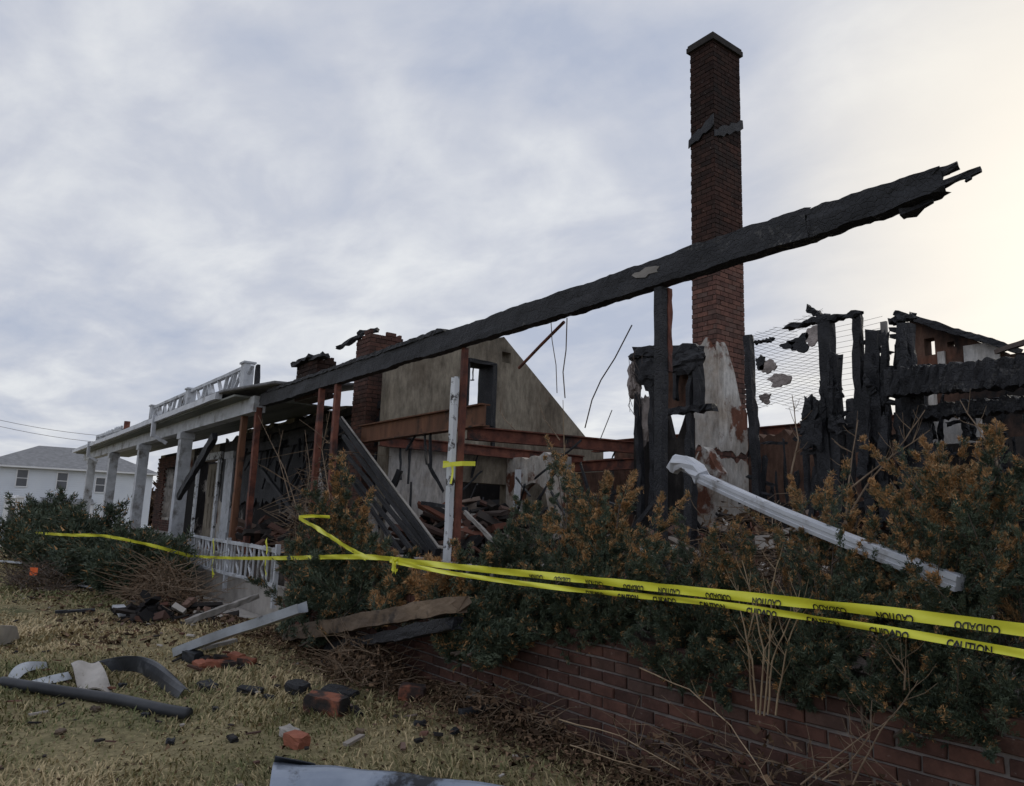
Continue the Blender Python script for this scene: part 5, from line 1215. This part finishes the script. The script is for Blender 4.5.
p = G(452, 665); twig_heap('brushwood_heap', (p.x, 3.05, .16), .6, .3, .35, 260, 'heap of dead brown brushwood against the left part of the brick wall', 'brushwood', .34, 2, 'twig', 1400)
p = G(228, 605); twig_heap('dead_bush', (p.x, 2.9, .05), 1.5, .5, .7, 420, 'pinkish brown dead bush below the white iron railing', 'bush', .7, 3, 'twig', 3000, .008)
p = G(110, 590); twig_heap('dead_bush', (p.x - 1.0, 1.6, -.05), 1.6, .5, .5, 300, 'grey brown dead scrub in front of the dark shrubs at the left', 'bush', .6, 4, 'bark', 1500, .008)
b = PY(740, 610, 4.2); twig_heap('dead_bush', (b.x, 4.25, .8), .7, .35, .95, 420, 'bare pinkish bush at the foot of the tall chimney', 'bush', .38, 5, 'twig', 1500, .004)
b = PY(800, 520, 4.6); twig_heap('dead_bush', (b.x, 4.7, .8), .6, .3, 1.0, 260, 'bare brown bush left of the charred studs', 'bush', .4, 6, 'twig', 600, .004)
b = PY(290, 560, 4.1); twig_heap('dead_vine', (b.x, 4.5, .9), 1.0, .3, 1.9, 260, 'dry pale leafed vine climbing in front of the sooty wall', 'vine', .7, 7, 'twig', 1500, .006)

twig_heap('dead_weeds', (-2.1, 3.24, .22), 1.15, .10, .42, 240, 'dry brown weeds along the foot of the brick wall at the lower right', 'weeds', .30, 21, 'twig', 500, .0028)
twig_heap('dead_weeds', (-4.3, 3.22, .2), .8, .12, .22, 150, 'low dry weeds along the middle of the brick wall foot', 'weeds', .26, 22, 'twig', 500, .0028)
def stalks(name, spec, label, cat, mat='stem', r0=.005, side=True, seed=0):
    g = random.Random(seed); mb = MB()
    for pts, Y0, Y1 in spec:
        P_ = [PY(px, py, Y0 + (Y1 - Y0) * i / (len(pts) - 1)) for i, (px, py) in enumerate(pts)]
        # smooth
        Q = []
        for i in range(len(P_) - 1):
            for t in (0, .33, .66): Q.append(P_[i].lerp(P_[i + 1], t) + Vector((g.uniform(-.004, .004), 0, g.uniform(-.004, .004))))
        Q.append(P_[-1]); mb.tube(Q, r0, 5, r0 * .4, cap=False)
        if side:
            for i in range(2, len(Q) - 1):
                for _ in range(2):
                    if g.random() < .55:
                        d = Vector((g.uniform(-1, 1), g.uniform(-.6, .3), g.uniform(.4, 1.2))).normalized() * g.uniform(.05, .16)
                        mb.tube([Q[i], Q[i] + d * .6, Q[i] + d + Vector((0, 0, .02))], r0 * .4, 3, r0 * .2, cap=False)
    return mb.build(name, M[mat], label=label, cat=cat)
stalks('dead_stalks', [([(757, 715), (752, 660), (740, 610), (738, 585)], 3.28, 3.22), ([(760, 715), (764, 650), (752, 600), (742, 560)], 3.28, 3.2), ([(768, 715), (772, 660), (790, 620), (806, 600)], 3.28, 3.2), ([(764, 715), (770, 640), (772, 590), (778, 560)], 3.28, 3.2), ([(775, 715), (785, 655), (796, 620), (800, 590)], 3.28, 3.22), ([(752, 700), (748, 640), (760, 590)], 3.28, 3.25)], 'tan dead stalks standing in front of the brick wall below the tape', 'stalks', seed=1)
stalks('dead_stalks', [([(852, 785), (880, 730), (905, 700), (918, 680)], 3.0, 3.1), ([(822, 780), (850, 760), (870, 735), (872, 700)], 2.95, 3.1), ([(800, 785), (850, 745), (895, 715)], 2.95, 3.1), ([(905, 690), (905, 670), (898, 655)], 3.1, 3.1)], 'thin dry stalks with a feathery seed head at the lower right', 'stalks', 'twig', .004, seed=2)
stalks('bramble', [([(640, 668), (690, 690), (730, 725), (760, 770), (775, 800)], 3.25, 2.9), ([(560, 720), (620, 735), (680, 770)], 3.0, 2.8), ([(570, 745), (600, 755), (650, 770)], 2.9, 2.7)], 'arching dry bramble stem across the brick wall', 'bramble', 'stem', .004, seed=3)
stalks('bare_branches', [([(840, 530), (870, 480), (905, 440), (925, 410)], 4.6, 4.9), ([(845, 525), (850, 470), (858, 420)], 4.6, 4.9), ([(835, 500), (880, 465), (930, 430)], 4.6, 4.9), ([(1000, 470), (985, 440), (960, 400)], 4.6, 4.9), ([(790, 480), (798, 440), (792, 395)], 4.7, 4.9)], 'bare brown branches crossing the charred studs at the right', 'branches', 'twig', .007, seed=4)
stalks('bare_branches', [([(300, 520), (285, 470), (270, 440), (258, 415)], 4.2, 4.3), ([(305, 510), (310, 470), (305, 430)], 4.2, 4.3), ([(330, 500), (322, 450), (330, 410)], 4.2, 4.2), ([(290, 500), (278, 455), (283, 430)], 4.2, 4.3)], 'thin twiggy branches with pale buds in front of the left posts', 'branches', 'twig', .009, seed=5)
stalks('bare_shoot', [([(525, 440), (505, 420), (498, 408)], 6.5, 6.5)], 'short thin bare shoot before the left half of the gable', 'shoot', 'twig', .008, seed=6)
stalks('bare_shoot', [([(560, 440), (545, 420), (540, 405)], 6.5, 6.5)], 'thin bare shoot before the right slope of the gable', 'shoot', 'twig', .008, seed=7)
stalks('bare_shoot', [([(568, 560), (565, 480), (563, 400)], 5.8, 5.6)], 'tall pale bare shoot rising at the right foot of the gable', 'shoot', 'stem', .009, seed=8)

# ------------------------------------------------------------------ grass and litter
def grass():
    n = 285000
    az = R(YAW) + rng.uniform(R(-38), R(46), n)           # left of +Y
    r_ = 2.6 + rng.random(n) ** 1.25 * 24
    x = -np.sin(az) * r_; y = np.cos(az) * r_
    k = (y < 3.34) & (y > -10)
    # thin in bare patches
    pn = np.sin(x * 1.7 + 2.1 * np.sin(y * 1.3)) + np.sin(y * 2.9 + 1.7 * np.sin(x * .9 + 1)) + .8 * np.sin(x * 4.1 - y * 3.3)
    k &= rng.random(n) < np.clip(.88 + .18 * pn, .35, 1.0)
    k &= ~((y > 2.75) & (x > -7) & (rng.random(n) < .55))
    x, y, r_, pn = x[k], y[k], r_[k], pn[k]; n = len(x)
    z = gz(x, y) - .005
    swirl = np.sin(x * 1.1 + 3 * np.sin(y * .7)) * 2.2 + rng.normal(0, 1.5, n)
    lean = rng.uniform(.55, 1.45, n)
    L_ = rng.uniform(.025, .075, n) * (1 + .015 * r_) * np.clip(1 + .25 * pn, .5, 1.5)
    wd = (.0022 + .0006 * r_) * rng.uniform(.6, 1.3, n)
    dx, dy = np.cos(swirl), np.sin(swirl); sx, sy = -dy, dx
    b = np.stack([x, y, z], -1); s = np.stack([sx, sy, 0 * sx], -1) * wd[:, None]
    d1 = np.stack([dx * np.sin(lean * .6), dy * np.sin(lean * .6), np.cos(lean * .6)], -1) * (L_ * .55)[:, None]
    d2 = np.stack([dx * np.sin(lean * 1.25), dy * np.sin(lean * 1.25), np.maximum(np.cos(lean * 1.25), -.15)], -1) * (L_ * .5)[:, None]
    m_ = b + d1; tip = m_ + d2
    V = np.concatenate([np.stack([b - s, b + s, m_ + s * .8, m_ - s * .8], 1), np.stack([m_ - s * .8, m_ + s * .8, tip + s * .15, tip - s * .15], 1)], 0)
    gp = np.sin(x * .8 + 1.3 * np.sin(y * 1.1 + .5)) + np.sin(y * 1.9 - x * .6 + 2.0) + .6 * np.sin(3.1 * x + 2.3 * y)
    tint = np.clip(.50 - .16 * gp + rng.normal(0, .17, n), 0, 1)
    q = quads_object('lawn_grass', V, np.concatenate([tint, np.clip(tint + .06, 0, 1)]), M['grass'], kind='stuff', label='patchy half dried lawn, straw coloured with green tufts', cat='grass')
grass()
def litter():
    n = 22000
    x = rng.uniform(-12, -1.0, n); y = 3.38 - np.abs(rng.normal(0, .26, n)); z = gz(x, y) + rng.uniform(.005, .05, n)
    n2 = 3500; x2 = rng.uniform(-22, -2, n2); y2 = rng.uniform(-1, 3.2, n2); z2 = gz(x2, y2) + .03
    n3 = 2500; x3 = rng.uniform(-30, -9, n3); y3 = rng.uniform(1.2, 3.4, n3); z3 = gz(x3, y3) + rng.uniform(.01, .06, n3)
    c = np.stack([np.concatenate([x, x2, x3]), np.concatenate([y, y2, y3]), np.concatenate([z, z2, z3])], -1)
    sc = np.concatenate([np.full(n, .014), np.full(n2, .013), np.full(n3, .03)])[:, None, None]
    V = c[:, None, :] + rng.normal(0, 1, (len(c), 4, 3)) * sc * np.array([1, 1, .6])
    quads_object('leaf_litter', V, rng.random(len(c)), M['litter'], kind='stuff', label='dead leaves strewn along the wall foot and over the lawn', cat='leaf litter')
litter()
# ------------------------------------------------------------------ metal and timber lying on the lawn
def curve_pts(P, n):
    out = []
    for i in range(n + 1):
        t = i / n * (len(P) - 1); k = min(int(t), len(P) - 2); f = t - k
        a = P[max(k - 1, 0)]; b = P[k]; c = P[k + 1]; d = P[min(k + 2, len(P) - 1)]
        out.append(.5 * ((2 * b) + (c - a) * f + (2 * a - 5 * b + 4 * c - d) * f * f + (3 * b - a - 3 * c + d) * f ** 3))
    return out
def ribbon(name, A, B, mat, th, label, cat, n=30, nv=4, bulge=0.0, smooth_=True):
    a = curve_pts(A, n); b = curve_pts(B, n)
    def fn(u, v):
        i = int(round(u * n)); p = a[i].lerp(b[i], v); return p + Vector((0, 0, bulge * math.sin(math.pi * v)))
    mb = MB(); mb.sheet(fn, n, nv, th); return mb.build(name, mat, label=label, cat=cat, smooth=False)
# black hose
P_ = [G(2, 682, .045), G(40, 688, .05), G(80, 694, .045), G(120, 700, .05), G(160, 709, .045), G(189, 714, .05)]
mb = MB(); mb.tube(curve_pts(P_, 40), .045, 12); mb.build('rubber_hose', M['tube'], label='thick black hose lying across the lawn at the left', cat='hose', smooth=True)
# curled dark flashing
A_ = [G(90, 664, .10), G(112, 658, .14), G(135, 656, .17), G(155, 661, .18), G(172, 674, .14), G(190, 692, .06)]
B_ = [G(112, 672, .02), G(125, 671, .02), G(140, 673, .03), G(152, 682, .02), G(163, 690, .02), G(178, 699, .01)]
ribbon('curled_flashing', A_, B_, M['flash_dark'], .006, 'curled dark sheet metal flashing arching on the lawn', 'flashing', bulge=.05)
A_ = [G(4, 684, .02), G(14, 668, .08), G(28, 662, .10), G(46, 662, .05)]
B_ = [G(12, 690, .01), G(20, 678, .05), G(30, 671, .06), G(48, 668, .01)]
ribbon('bent_flashing', A_, B_, M['gutter_metal'], .006, 'small grey bent strip of flashing at the left end of the black hose', 'flashing', 16)
ribbon('metal_strip', [G(18, 685, .03), G(45, 677, .05), G(68, 672, .06)], [G(24, 690, .01), G(50, 684, .02), G(72, 679, .02)], M['gutter_metal'], .006, 'straight grey metal strip between the bent flashing and the pale board', 'strip', 10)
# pale square board leaning on it
q = [G(71, 664, .12), G(99, 661, .13), G(113, 692, .01), G(79, 689, .02)]
mb = MB(); mb.sheet(lambda u, v: q[0].lerp(q[1], u).lerp(q[3].lerp(q[2], u), v) + Vector((0, 0, .02 * math.sin(u * 6 + v * 5))), 8, 8, .012); mb.build('cement_board', M['cement'], label='pale square broken board lying over the black hose', cat='board')
q = [G(0, 625, .25), G(14, 626, .18), G(17, 638, .02), G(0, 645, .02)]
mb = MB(); mb.sheet(lambda u, v: q[0].lerp(q[1], u).lerp(q[3].lerp(q[2], u), v), 4, 4, .06); mb.build('concrete_chunk', M['cement'], label='grey flat chunk on the lawn at the far left edge', cat='chunk')
# grey metal channel on the shrub
a, b = G(178, 651, .05), PY(302, 606, 2.75)
d = (b - a).normalized(); sx = d.cross(Vector((0, 0, 1))).normalized(); sz = sx.cross(d)
mb = MB()
for (u0, v0, u1, v1) in ((-.06, .05, -.06, -.05), (-.06, -.05, .06, -.05), (.06, -.05, .06, .035)):
    o0 = sx * u0 + sz * v0; o1 = sx * u1 + sz * v1
    mb.sheet(lambda u, v, o0=o0, o1=o1: a.lerp(b, u) + o0.lerp(o1, v) + sz * (.01 * math.sin(u * 5)) + sx * .006 * math.sin(u * 17 + v), 24, 2, .004)
mb.build('metal_channel', M['gutter_metal'], label='grey metal gutter channel propped at a slant on the low dark juniper', cat='gutter')
# charred log
a, b = G(290, 634, .09), PY(462, 604, 2.95)
mb = MB(); mb.beam(a, b, .16, .15, seg=60, jit=.002, per=4, w1=.12, h1=.11, ragged=.05, wob=.014); lg = mb.build('charred_log', M['timber'], label='long scorched timber with a brown upper side, resting against the wall', cat='timber')
mb = MB(); mb.beam(G(330, 648, .06), PY(455, 624, 2.9), .11, .09, seg=50, jit=.002, per=4, ragged=.05, wob=.012); mb.build('charred_timber', M['char'], label='black burnt timber just below the scorched brown one', cat='timber')
mb = MB(); mb.beam(G(186, 622, .06), G(258, 596, .35), .08, .07, seg=20, jit=.006, per=2); mb.build('charred_board', M['weathered'], label='thin grey board slanting up through the dead bush below the railing', cat='board')
# bluish metal sheet in front
a0, a1, a2 = G(274, 762, .10), G(380, 771, .07), G(520, 790, .05)
b0, b1, b2 = G(268, 800, .01), G(378, 800, .01), G(525, 812, .01)
mb = MB(); P0 = curve_pts([a0, a1, a2], 24); P1 = curve_pts([b0, b1, b2], 24)
mb.sheet(lambda u, v: P0[int(round(u * 24))].lerp(P1[int(round(u * 24))], v) + Vector((0, 0, .05 * math.sin(math.pi * v) + .004 * math.sin(u * 25))), 24, 6, .005)
sh = thing('metal_sheet', a1, 'bluish sheet metal with a dark upturned corner at the bottom edge', 'sheet metal')
mb.build('panel', M['blue_metal'], sh)
mb = MB(); c_ = G(275, 756, .17); mb.sheet(lambda u, v: a0.lerp(a0.lerp(a1, .4), u).lerp(c_.lerp(a0.lerp(a1, .4) + Vector((0, 0, .01)), u), v) , 8, 3, .006); mb.build('upturned_corner', M['flash_dark'], sh)

# bricks and chunks
def chunk(px, py, size, yaw, mat, label, name='loose_brick', cat='brick', group=None, dz=0.0, tilt=.1, jit=.006):
    p = G(px, py); rot = Matrix.Rotation(yaw, 3, 'Z') @ Matrix.Rotation(tilt, 3, 'X') @ Matrix.Rotation(tilt * .6, 3, 'Y')
    L_, W_, H_ = size; mb = MB(); ax, ay, az = rot @ Vector((L_ / 2, 0, 0)), rot @ Vector((0, W_ / 2, 0)), rot @ Vector((0, 0, H_ / 2))
    c = p + Vector((0, 0, H_ * .5 + .012 + dz)); vs = []; n = 3
    import bmesh
    bm = bmesh.new(); bmesh.ops.create_cube(bm, size=2); bmesh.ops.subdivide_edges(bm, edges=bm.edges[:], cuts=2, use_grid_fill=True)
    for v in bm.verts:
        co = v.co; kx = 1 - .05 * (abs(co.y) > .9) - .05 * (abs(co.z) > .9)
        vs.append(c + ax * co.x * kx + ay * co.y * kx + az * co.z + Vector((random.uniform(-jit, jit), random.uniform(-jit, jit), random.uniform(-jit, jit))))
    mb.add(vs, [tuple(v.index for v in f.verts) for f in bm.faces]); bm.free()
    return mb.build(name, M[mat] if isinstance(mat, str) else mat, label=label, cat=cat, group=group)
blk = mat_noise('sooty_orange_brick', [(0.42, (0.02, 0.018, 0.018)), (0.5, (0.05, 0.03, 0.025)), (0.58, (0.24, 0.085, 0.05))], 5, .9, .6, 40, .008)
org = mat_noise('orange_brick', [(0.3, (0.24, 0.085, 0.055)), (0.7, (0.36, 0.13, 0.08))], 14, .9, .6, 60, .006)
chunk(326, 714, (.32, .15, .12), .55, blk, 'largest sooty brick lump on the lawn, orange at one end')
chunk(297, 694, (.20, .13, .08), .3, 'char', 'blackened brick just behind the largest sooty lump')
chunk(340, 697, (.30, .14, .05), .45, 'char', 'flat black slab behind the largest sooty lump', 'burnt_slab', 'slab')
chunk(289, 738, (.14, .09, .05), .2, 'cement', 'small grey brick piece just above the orange one in the foreground')
chunk(296, 748, (.15, .10, .075), .35, org, 'orange brick lying alone in the foreground grass')
chunk(250, 694, (.22, .09, .04), .8, 'char', 'flat burnt fragment right of the curled flashing', 'burnt_fragment', 'fragment')
chunk(207, 690, (.20, .12, .05), .1, 'char', 'burnt fragment at the end of the curled flashing', 'burnt_fragment', 'fragment')
chunk(412, 701, (.20, .12, .10), .9, blk, 'broken brick beside the brushwood heap')
chunk(474, 703, (.12, .1, .07), .9, 'cement', 'small pale stone at the foot of the brick wall', 'stone', 'stone')
chunk(192, 662, (.20, .12, .09), .4, 'tube', 'dark block under the low end of the metal channel', 'block', 'block')
for k, (px, py) in enumerate(((206, 664), (214, 668), (222, 663), (236, 661), (246, 666), (200, 669), (228, 669))):
    chunk(px, py, (.17, .1, .06), random.uniform(0, 3), org if k % 2 else blk, 'small red brick piece strewn below the low end of the metal channel', 'brick_fragment', 'brick', 'red brick pieces below the metal channel')
for k, (px, py) in enumerate(((130, 668), (122, 688), (145, 718), (60, 735), (215, 712), (385, 690), (232, 742), (420, 727), (500, 725), (360, 735), (268, 700), (170, 745), (95, 712), (455, 735))):
    chunk(px, py, (random.uniform(.05, .1), .05, .025), random.uniform(0, 3), 'char' if k % 3 else 'timber', 'small burnt crumb scattered in the grass', 'burnt_crumb', 'crumb', 'burnt crumbs in the grass')
for k, (px, py, s) in enumerate(((664, 757, .18), (678, 764, .15), (652, 752, .12), (640, 750, .10), (690, 770, .13))):
    chunk(px, py, (s, s * .7, s * .4), random.uniform(0, 3), 'plaster_pale', 'pale rubble stone at the foot of the brick wall near the tan stalks', 'stone', 'stone', 'pale stones at the wall foot', jit=.012)
# boards strewn before the porch
for k, (p0, p1, w, mat, lab) in enumerate((
        ((75, 584), (108, 589), .14, 'paint', 'white board lying on the grass before the dark shrubs'),
        ((138, 572), (155, 571), .12, 'paint', 'short white board under the dark shrubs'),
        ((132, 594), (160, 592), .10, 'char', 'black burnt board beyond the charred scraps'),
        ((128, 602), (215, 600), .13, 'weathered', 'long grey board lying flat before the dead bush'),
        ((130, 608), (190, 604), .09, 'flash_dark', 'dark metal strip beside the long grey board'),
        ((150, 591), (172, 596), .14, 'weathered', 'grey board end poking up near the black board'),
        ((203, 648), (236, 640), .08, 'weathered', 'thin pale stick beside the low end of the metal channel'),
        ((0, 561), (24, 563), .12, 'paint', 'thin white strip on the grass at the far left'),
        ((118, 606), (126, 616), .16, 'paint', 'small white scrap on the grass before the grey boards'),
        ((55, 612), (95, 610), .10, 'char', 'dark burnt stick lying in the straw grass at the left'),
        ((60, 566), (82, 572), .10, 'weathered', 'grey stick before the leftmost shrub'),
        ((460, 712), (500, 706), .05, 'flash_dark', 'dark bent strip on the ground right of the brushwood heap'),
        ((242, 577), (268, 578), .16, 'paint', 'white slab edge under the iron railing'))):
    mb = MB(); mb.beam(G(*p0, .05), G(*p1, .06), w, .035, seg=8, jit=.004, per=1); mb.build('loose_board', M[mat], label=lab, cat='board')
rubble('burnt_scraps', [(G(135, 622).x - .6, G(170, 616).x + .6, G(150, 620).y - .25, G(150, 620).y + .25, float(gz(-13, 1.5)), .18, 90, .06, .3)], 'pile of black burnt scraps on the straw grass before the boards', 'burnt scraps', -.45)
rubble('brick_scraps', [(-15.5, -9.2, 2.6, 3.4, float(gz(-12, 3)) - .02, .25, 260, .05, .22)], 'brick and board scraps strewn in front of the railing', 'scraps', .05)
# splinters and crumbs over the whole lawn
mb = MB()
for _ in range(300):
    x = random.uniform(-16, -3.2); y = random.uniform(.2, 3.1); z = float(gz(x, y)) + .03; q = random.uniform(.010, .034) * (1.6 if y > 2 else 1)
    rot = Matrix.Rotation(random.uniform(0, 6.28), 3, 'Z') @ Matrix.Rotation(random.uniform(-.3, .3), 3, 'Y'); l_ = q * random.choice((1, 1, 2.5, 4))
    mb.cur = random.random(); mb.obox((x, y, z), rot @ Vector((l_ / 2, 0, 0)), rot @ Vector((0, q / 2, 0)), rot @ Vector((0, 0, q * .2)), q * .08)
mb.build('lawn_scraps', M['rubble'], label='tiny splinters and plaster crumbs strewn over the lawn', cat='scraps', kind='stuff', attr='tint')
# marker flag
f = G(27, 590)
fl = thing('marker_flag', f, 'small orange marker flag stuck in the lawn at the left', 'flag')
mb = MB(); mb.tube([f, f + Vector((0, 0, .38))], .006, 5); mb.build('wire_stem', M['wire'], fl)
mb = MB(); rgt = RIGHT.copy(); rgt.z = 0; rgt.normalize()
mb.sheet(lambda u, v: f + Vector((0, 0, .40 - .14 * v)) + rgt * (.17 * u) + Vector((0, .02 * math.sin(u * 5), 0)), 5, 2, .003); mb.build('flag', M['orange'], fl)

# ------------------------------------------------------------------ caution tape
def text_mesh(s, bold=.035):
    cu = bpy.data.curves.new('lettering', 'FONT'); cu.body = s; cu.size = 1.0; cu.offset = bold; cu.resolution_u = 3
    o = bpy.data.objects.new('lettering', cu); COL.objects.link(o)
    dg = bpy.context.evaluated_depsgraph_get(); me = bpy.data.meshes.new_from_object(o.evaluated_get(dg))
    V = [v.co.copy() for v in me.vertices]; Fc = [tuple(p.vertices) for p in me.polygons]
    bpy.data.objects.remove(o); bpy.data.curves.remove(cu); bpy.data.meshes.remove(me)
    x0 = min(v.x for v in V); x1 = max(v.x for v in V); y0 = min(v.y for v in V); y1 = max(v.y for v in V)
    return [((v.x - x0), (v.y - y0) / (y1 - y0)) for v in V], Fc, (x1 - x0) / (y1 - y0)
WORDS = {w: text_mesh(w) for w in ('CAUTION', 'CUIDADO')}
def tape(pts, width, label, words=(), flip=False, n=90, twist=None, name='caution_tape', tilt=0.0, group=None):
    C_ = curve_pts(pts, n)
    cum = [0]
    for a, b in zip(C_, C_[1:]): cum.append(cum[-1] + (b - a).length)
    Lt = cum[-1]
    def frame_at(s):
        s = min(max(s, 0), Lt - 1e-6); i = max(0, min(n - 1, next(k for k in range(n) if cum[k + 1] >= s)))
        f = (s - cum[i]) / max(1e-9, cum[i + 1] - cum[i]); p = C_[i].lerp(C_[i + 1], f); d = (C_[min(i + 2, n)] - C_[max(i - 1, 0)]).normalized()
        an = tilt + (twist(s / Lt) if twist else 0) + .16 * math.sin(s * 5.1) + .10 * math.sin(s * 13) + .07 * math.sin(s * 29)
        nn = Vector((d.y, -d.x, 0)).normalized()                # towards the street
        w_ = d.cross(nn) * -1
        if w_.z < 0: w_ = -w_
        w_ = (Matrix.Rotation(an, 3, d) @ w_); nn = Matrix.Rotation(an, 3, d) @ nn
        return p, w_, nn
    root = thing(name, pts[0], label, 'tape', group)
    mb = MB(); rows = 4; vs = []; fs = []
    for i in range(n + 1):
        p, w_, nn = frame_at(cum[i])
        for j in range(rows + 1):
            v = j / rows - .5; vs.append(p + w_ * (v * width) + nn * (.004 * math.sin(cum[i] * 9 + j)))
    for i in range(n):
        for j in range(rows): a = i * (rows + 1) + j; fs.append((a, a + rows + 1, a + rows + 2, a + 1))
    N = len(vs); bk = []
    for i in range(n + 1):
        p, w_, nn = frame_at(cum[i])
        for j in range(rows + 1): bk.append(vs[i * (rows + 1) + j] - nn * .0008)
    fs2 = [tuple(N + q for q in f[::-1]) for f in fs]
    mb.add(vs + bk, fs + fs2); mb.build('band', M['tape'], root, smooth=True)
    mb = None
    for (s0, word, h, v0) in words:
        V, Fc, asp = WORDS[word]; mb = MB()
        ln = asp * h * .80; out = []
        for (x, y) in V:
            xx = x / max(q[0] for q in V) * ln
            if flip: s = s0 + ln - xx; v = v0 + (1 - y) * h
            else: s = s0 + xx; v = v0 + y * h
            v = min(max(v, -width * .47), width * .47)
            p, w_, nn = frame_at(s); out.append(p + w_ * v + nn * (.0055 + .004 * math.sin(s * 9 + (v / width + .5) * rows)))
        mb.add(out, Fc); mb.build('lettering', M['ink'], root)
    return root
def wrd(Lt, step, h, v0, first='CAUTION', start=.1, s_min=0):
    out = []; s = start; w = first
    while s < Lt - .3:
        if s > s_min: out.append((s, w, h, v0))
        s += step; w = 'CUIDADO' if w == 'CAUTION' else 'CAUTION'
    return out
YT = 3.25
up_pts = [PY(390, 559, 3.0), PY(450, 566, 2.95), PY(560, 577, 2.9), PY(700, 592, 2.88), PY(850, 608, 2.88), PY(1024, 630, 2.88), PY(1160, 650, 2.88), Vector((1.2, 2.9, 1.02)), Vector((3.4, 2.95, .98))]
lo_pts = [PY(390, 561, 3.0), PY(450, 573, 2.94), PY(560, 588, 2.88), PY(700, 602, 2.86), PY(850, 624, 2.85), PY(1024, 654, 2.84), PY(1160, 682, 2.83), Vector((1.2, 2.86, .90)), Vector((3.4, 2.93, .92))]
def ln_(p): return sum((b - a).length for a, b in zip(p, p[1:]))
def fit_words(pts, px_words, h, v0):
    """stations of the printed words along the tape"""
    C_ = curve_pts(pts, 200); cum = [0]
    for a, b in zip(C_, C_[1:]): cum.append(cum[-1] + (b - a).length)
    out = []
    for px, w in px_words:
        i = min(range(len(C_)), key=lambda k: abs(512 + F_PX * ((C_[k] - EYEV).dot(RIGHT) / (C_[k] - EYEV).dot(FWD)) - px))
        out.append((cum[i], w, h, v0))
    return out
tape(up_pts, .043, 'upper of two long yellow caution tapes before the shrubs, its words upside down',
     fit_words(up_pts, [(952, 'CUIDADO'), (875, 'CAUTION'), (815, 'CUIDADO'), (753, 'CAUTION'), (707, 'CUIDADO'), (660, 'CAUTION'), (622, 'CUIDADO'), (588, 'CAUTION'), (556, 'CUIDADO'), (528, 'CAUTION')], .030, -.028), flip=True, tilt=.15, n=220)
tape(lo_pts, .029, 'lower of two long yellow caution tapes before the shrubs, its words upright',
     fit_words(lo_pts, [(948, 'CAUTION'), (871, 'CUIDADO'), (808, 'CAUTION'), (750, 'CUIDADO'), (702, 'CAUTION'), (655, 'CUIDADO'), (618, 'CAUTION'), (584, 'CUIDADO')], .031, -.025), flip=False, tilt=-.1, n=220, twist=lambda t: .5 * math.exp(-((t - .35) / .12) ** 2))
tape([PY(36, 533, 1.6), PY(70, 535, 1.9), PY(104, 536, 2.3), PY(150, 545, 2.8), PY(190, 556, 3.55)], .055, 'thin yellow tape running past the dark shrubs at the far left', tilt=.3)
tape([PY(188, 556, 3.60), PY(230, 558, 3.65), PY(285, 558, 3.15), PY(330, 557, 3.05), PY(368, 557, 3.0), PY(392, 559, 3.0)], .045, 'yellow tape running level from the iron railing past the half brown juniper', tilt=.2)
tape([PY(299, 518, 3.2), PY(320, 530, 3.1), PY(345, 546, 3.05), PY(366, 558, 3.0)], .05, 'short yellow tape slanting down across the half brown juniper', tilt=.2)
tape([PY(299, 517, 3.2), PY(312, 516, 3.2), PY(330, 517, 3.3)], .035, 'short loose yellow tape end behind the half brown juniper', tilt=.3, n=30)
for px, lab in ((213, 'left yellow tape end hanging on the iron railing'), (266, 'right yellow tape end hanging on the iron railing')):
    tape([PY(px, 540, YR - .06), PY(px + 1, 552, YR - .07), PY(px - 1, 566, YR - .06), PY(px, 577, YR - .08)], .11, lab, n=20)
tape([PY(185, 556, YR - .08), PY(187, 564, YR - .09), PY(189, 574, YR - .06)], .07, 'yellow tape end tied at the left post of the iron railing', n=20)
# knots
def knot(px, py, Y, s, label, seed):
    g = random.Random(seed); root = thing('tape_knot', PY(px, py, Y), label, 'tape'); c = PY(px, py, Y)
    mb = MB()
    for k in range(5):
        a = c + Vector((g.uniform(-s, s), g.uniform(-.02, .02), g.uniform(-s, s))); b = c + Vector((g.uniform(-s, s), -.03, g.uniform(-s, s))); e = c + Vector((g.uniform(-s, s), g.uniform(-.05, .0), g.uniform(-2 * s, .2 * s)))
        Q = curve_pts([a, b, e], 8); mb.sheet(lambda u, v: Q[int(round(u * 8))] + Vector((.2 * s * (v - .5), 0, .45 * s * (v - .5))), 8, 1, .002)
    mb.build('loops', M['tape'], root)
knot(398, 563, 2.98, .05, 'yellow tape knot where the tapes meet near the fallen grey beam', 1)
mb = MB(); c = PY(452, 466, YB - .06)
Q = [(c.x - .075, YB - .13), (c.x + .075, YB - .13), (c.x + .20, YB - .06), (c.x + .2, YB + .11), (c.x - .075, YB + .11)]
mb = MB()
pts = [Vector((x, y, c.z + .01 * k)) for k, (x, y) in enumerate(Q)] + [Vector((Q[0][0], Q[0][1], c.z + .03))]
mb.sheet(lambda u, v: (lambda i, f: pts[i].lerp(pts[i + 1], f))(min(4, int(u * 5)), u * 5 - min(4, int(u * 5))) + Vector((0, 0, .05 * (v - .5))), 25, 1, .002)
wr = thing('tape_wrap', c, 'yellow tape tied round the peeling white post', 'tape'); mb.build('loop', M['tape'], wr)
mb = MB(); mb.sheet(lambda u, v: Vector((c.x + .12 + .04 * (v - .5), YB - .135 + .01 * math.sin(u * 4), c.z - .20 * u)), 8, 1, .002); mb.build('tail', M['tape'], wr)
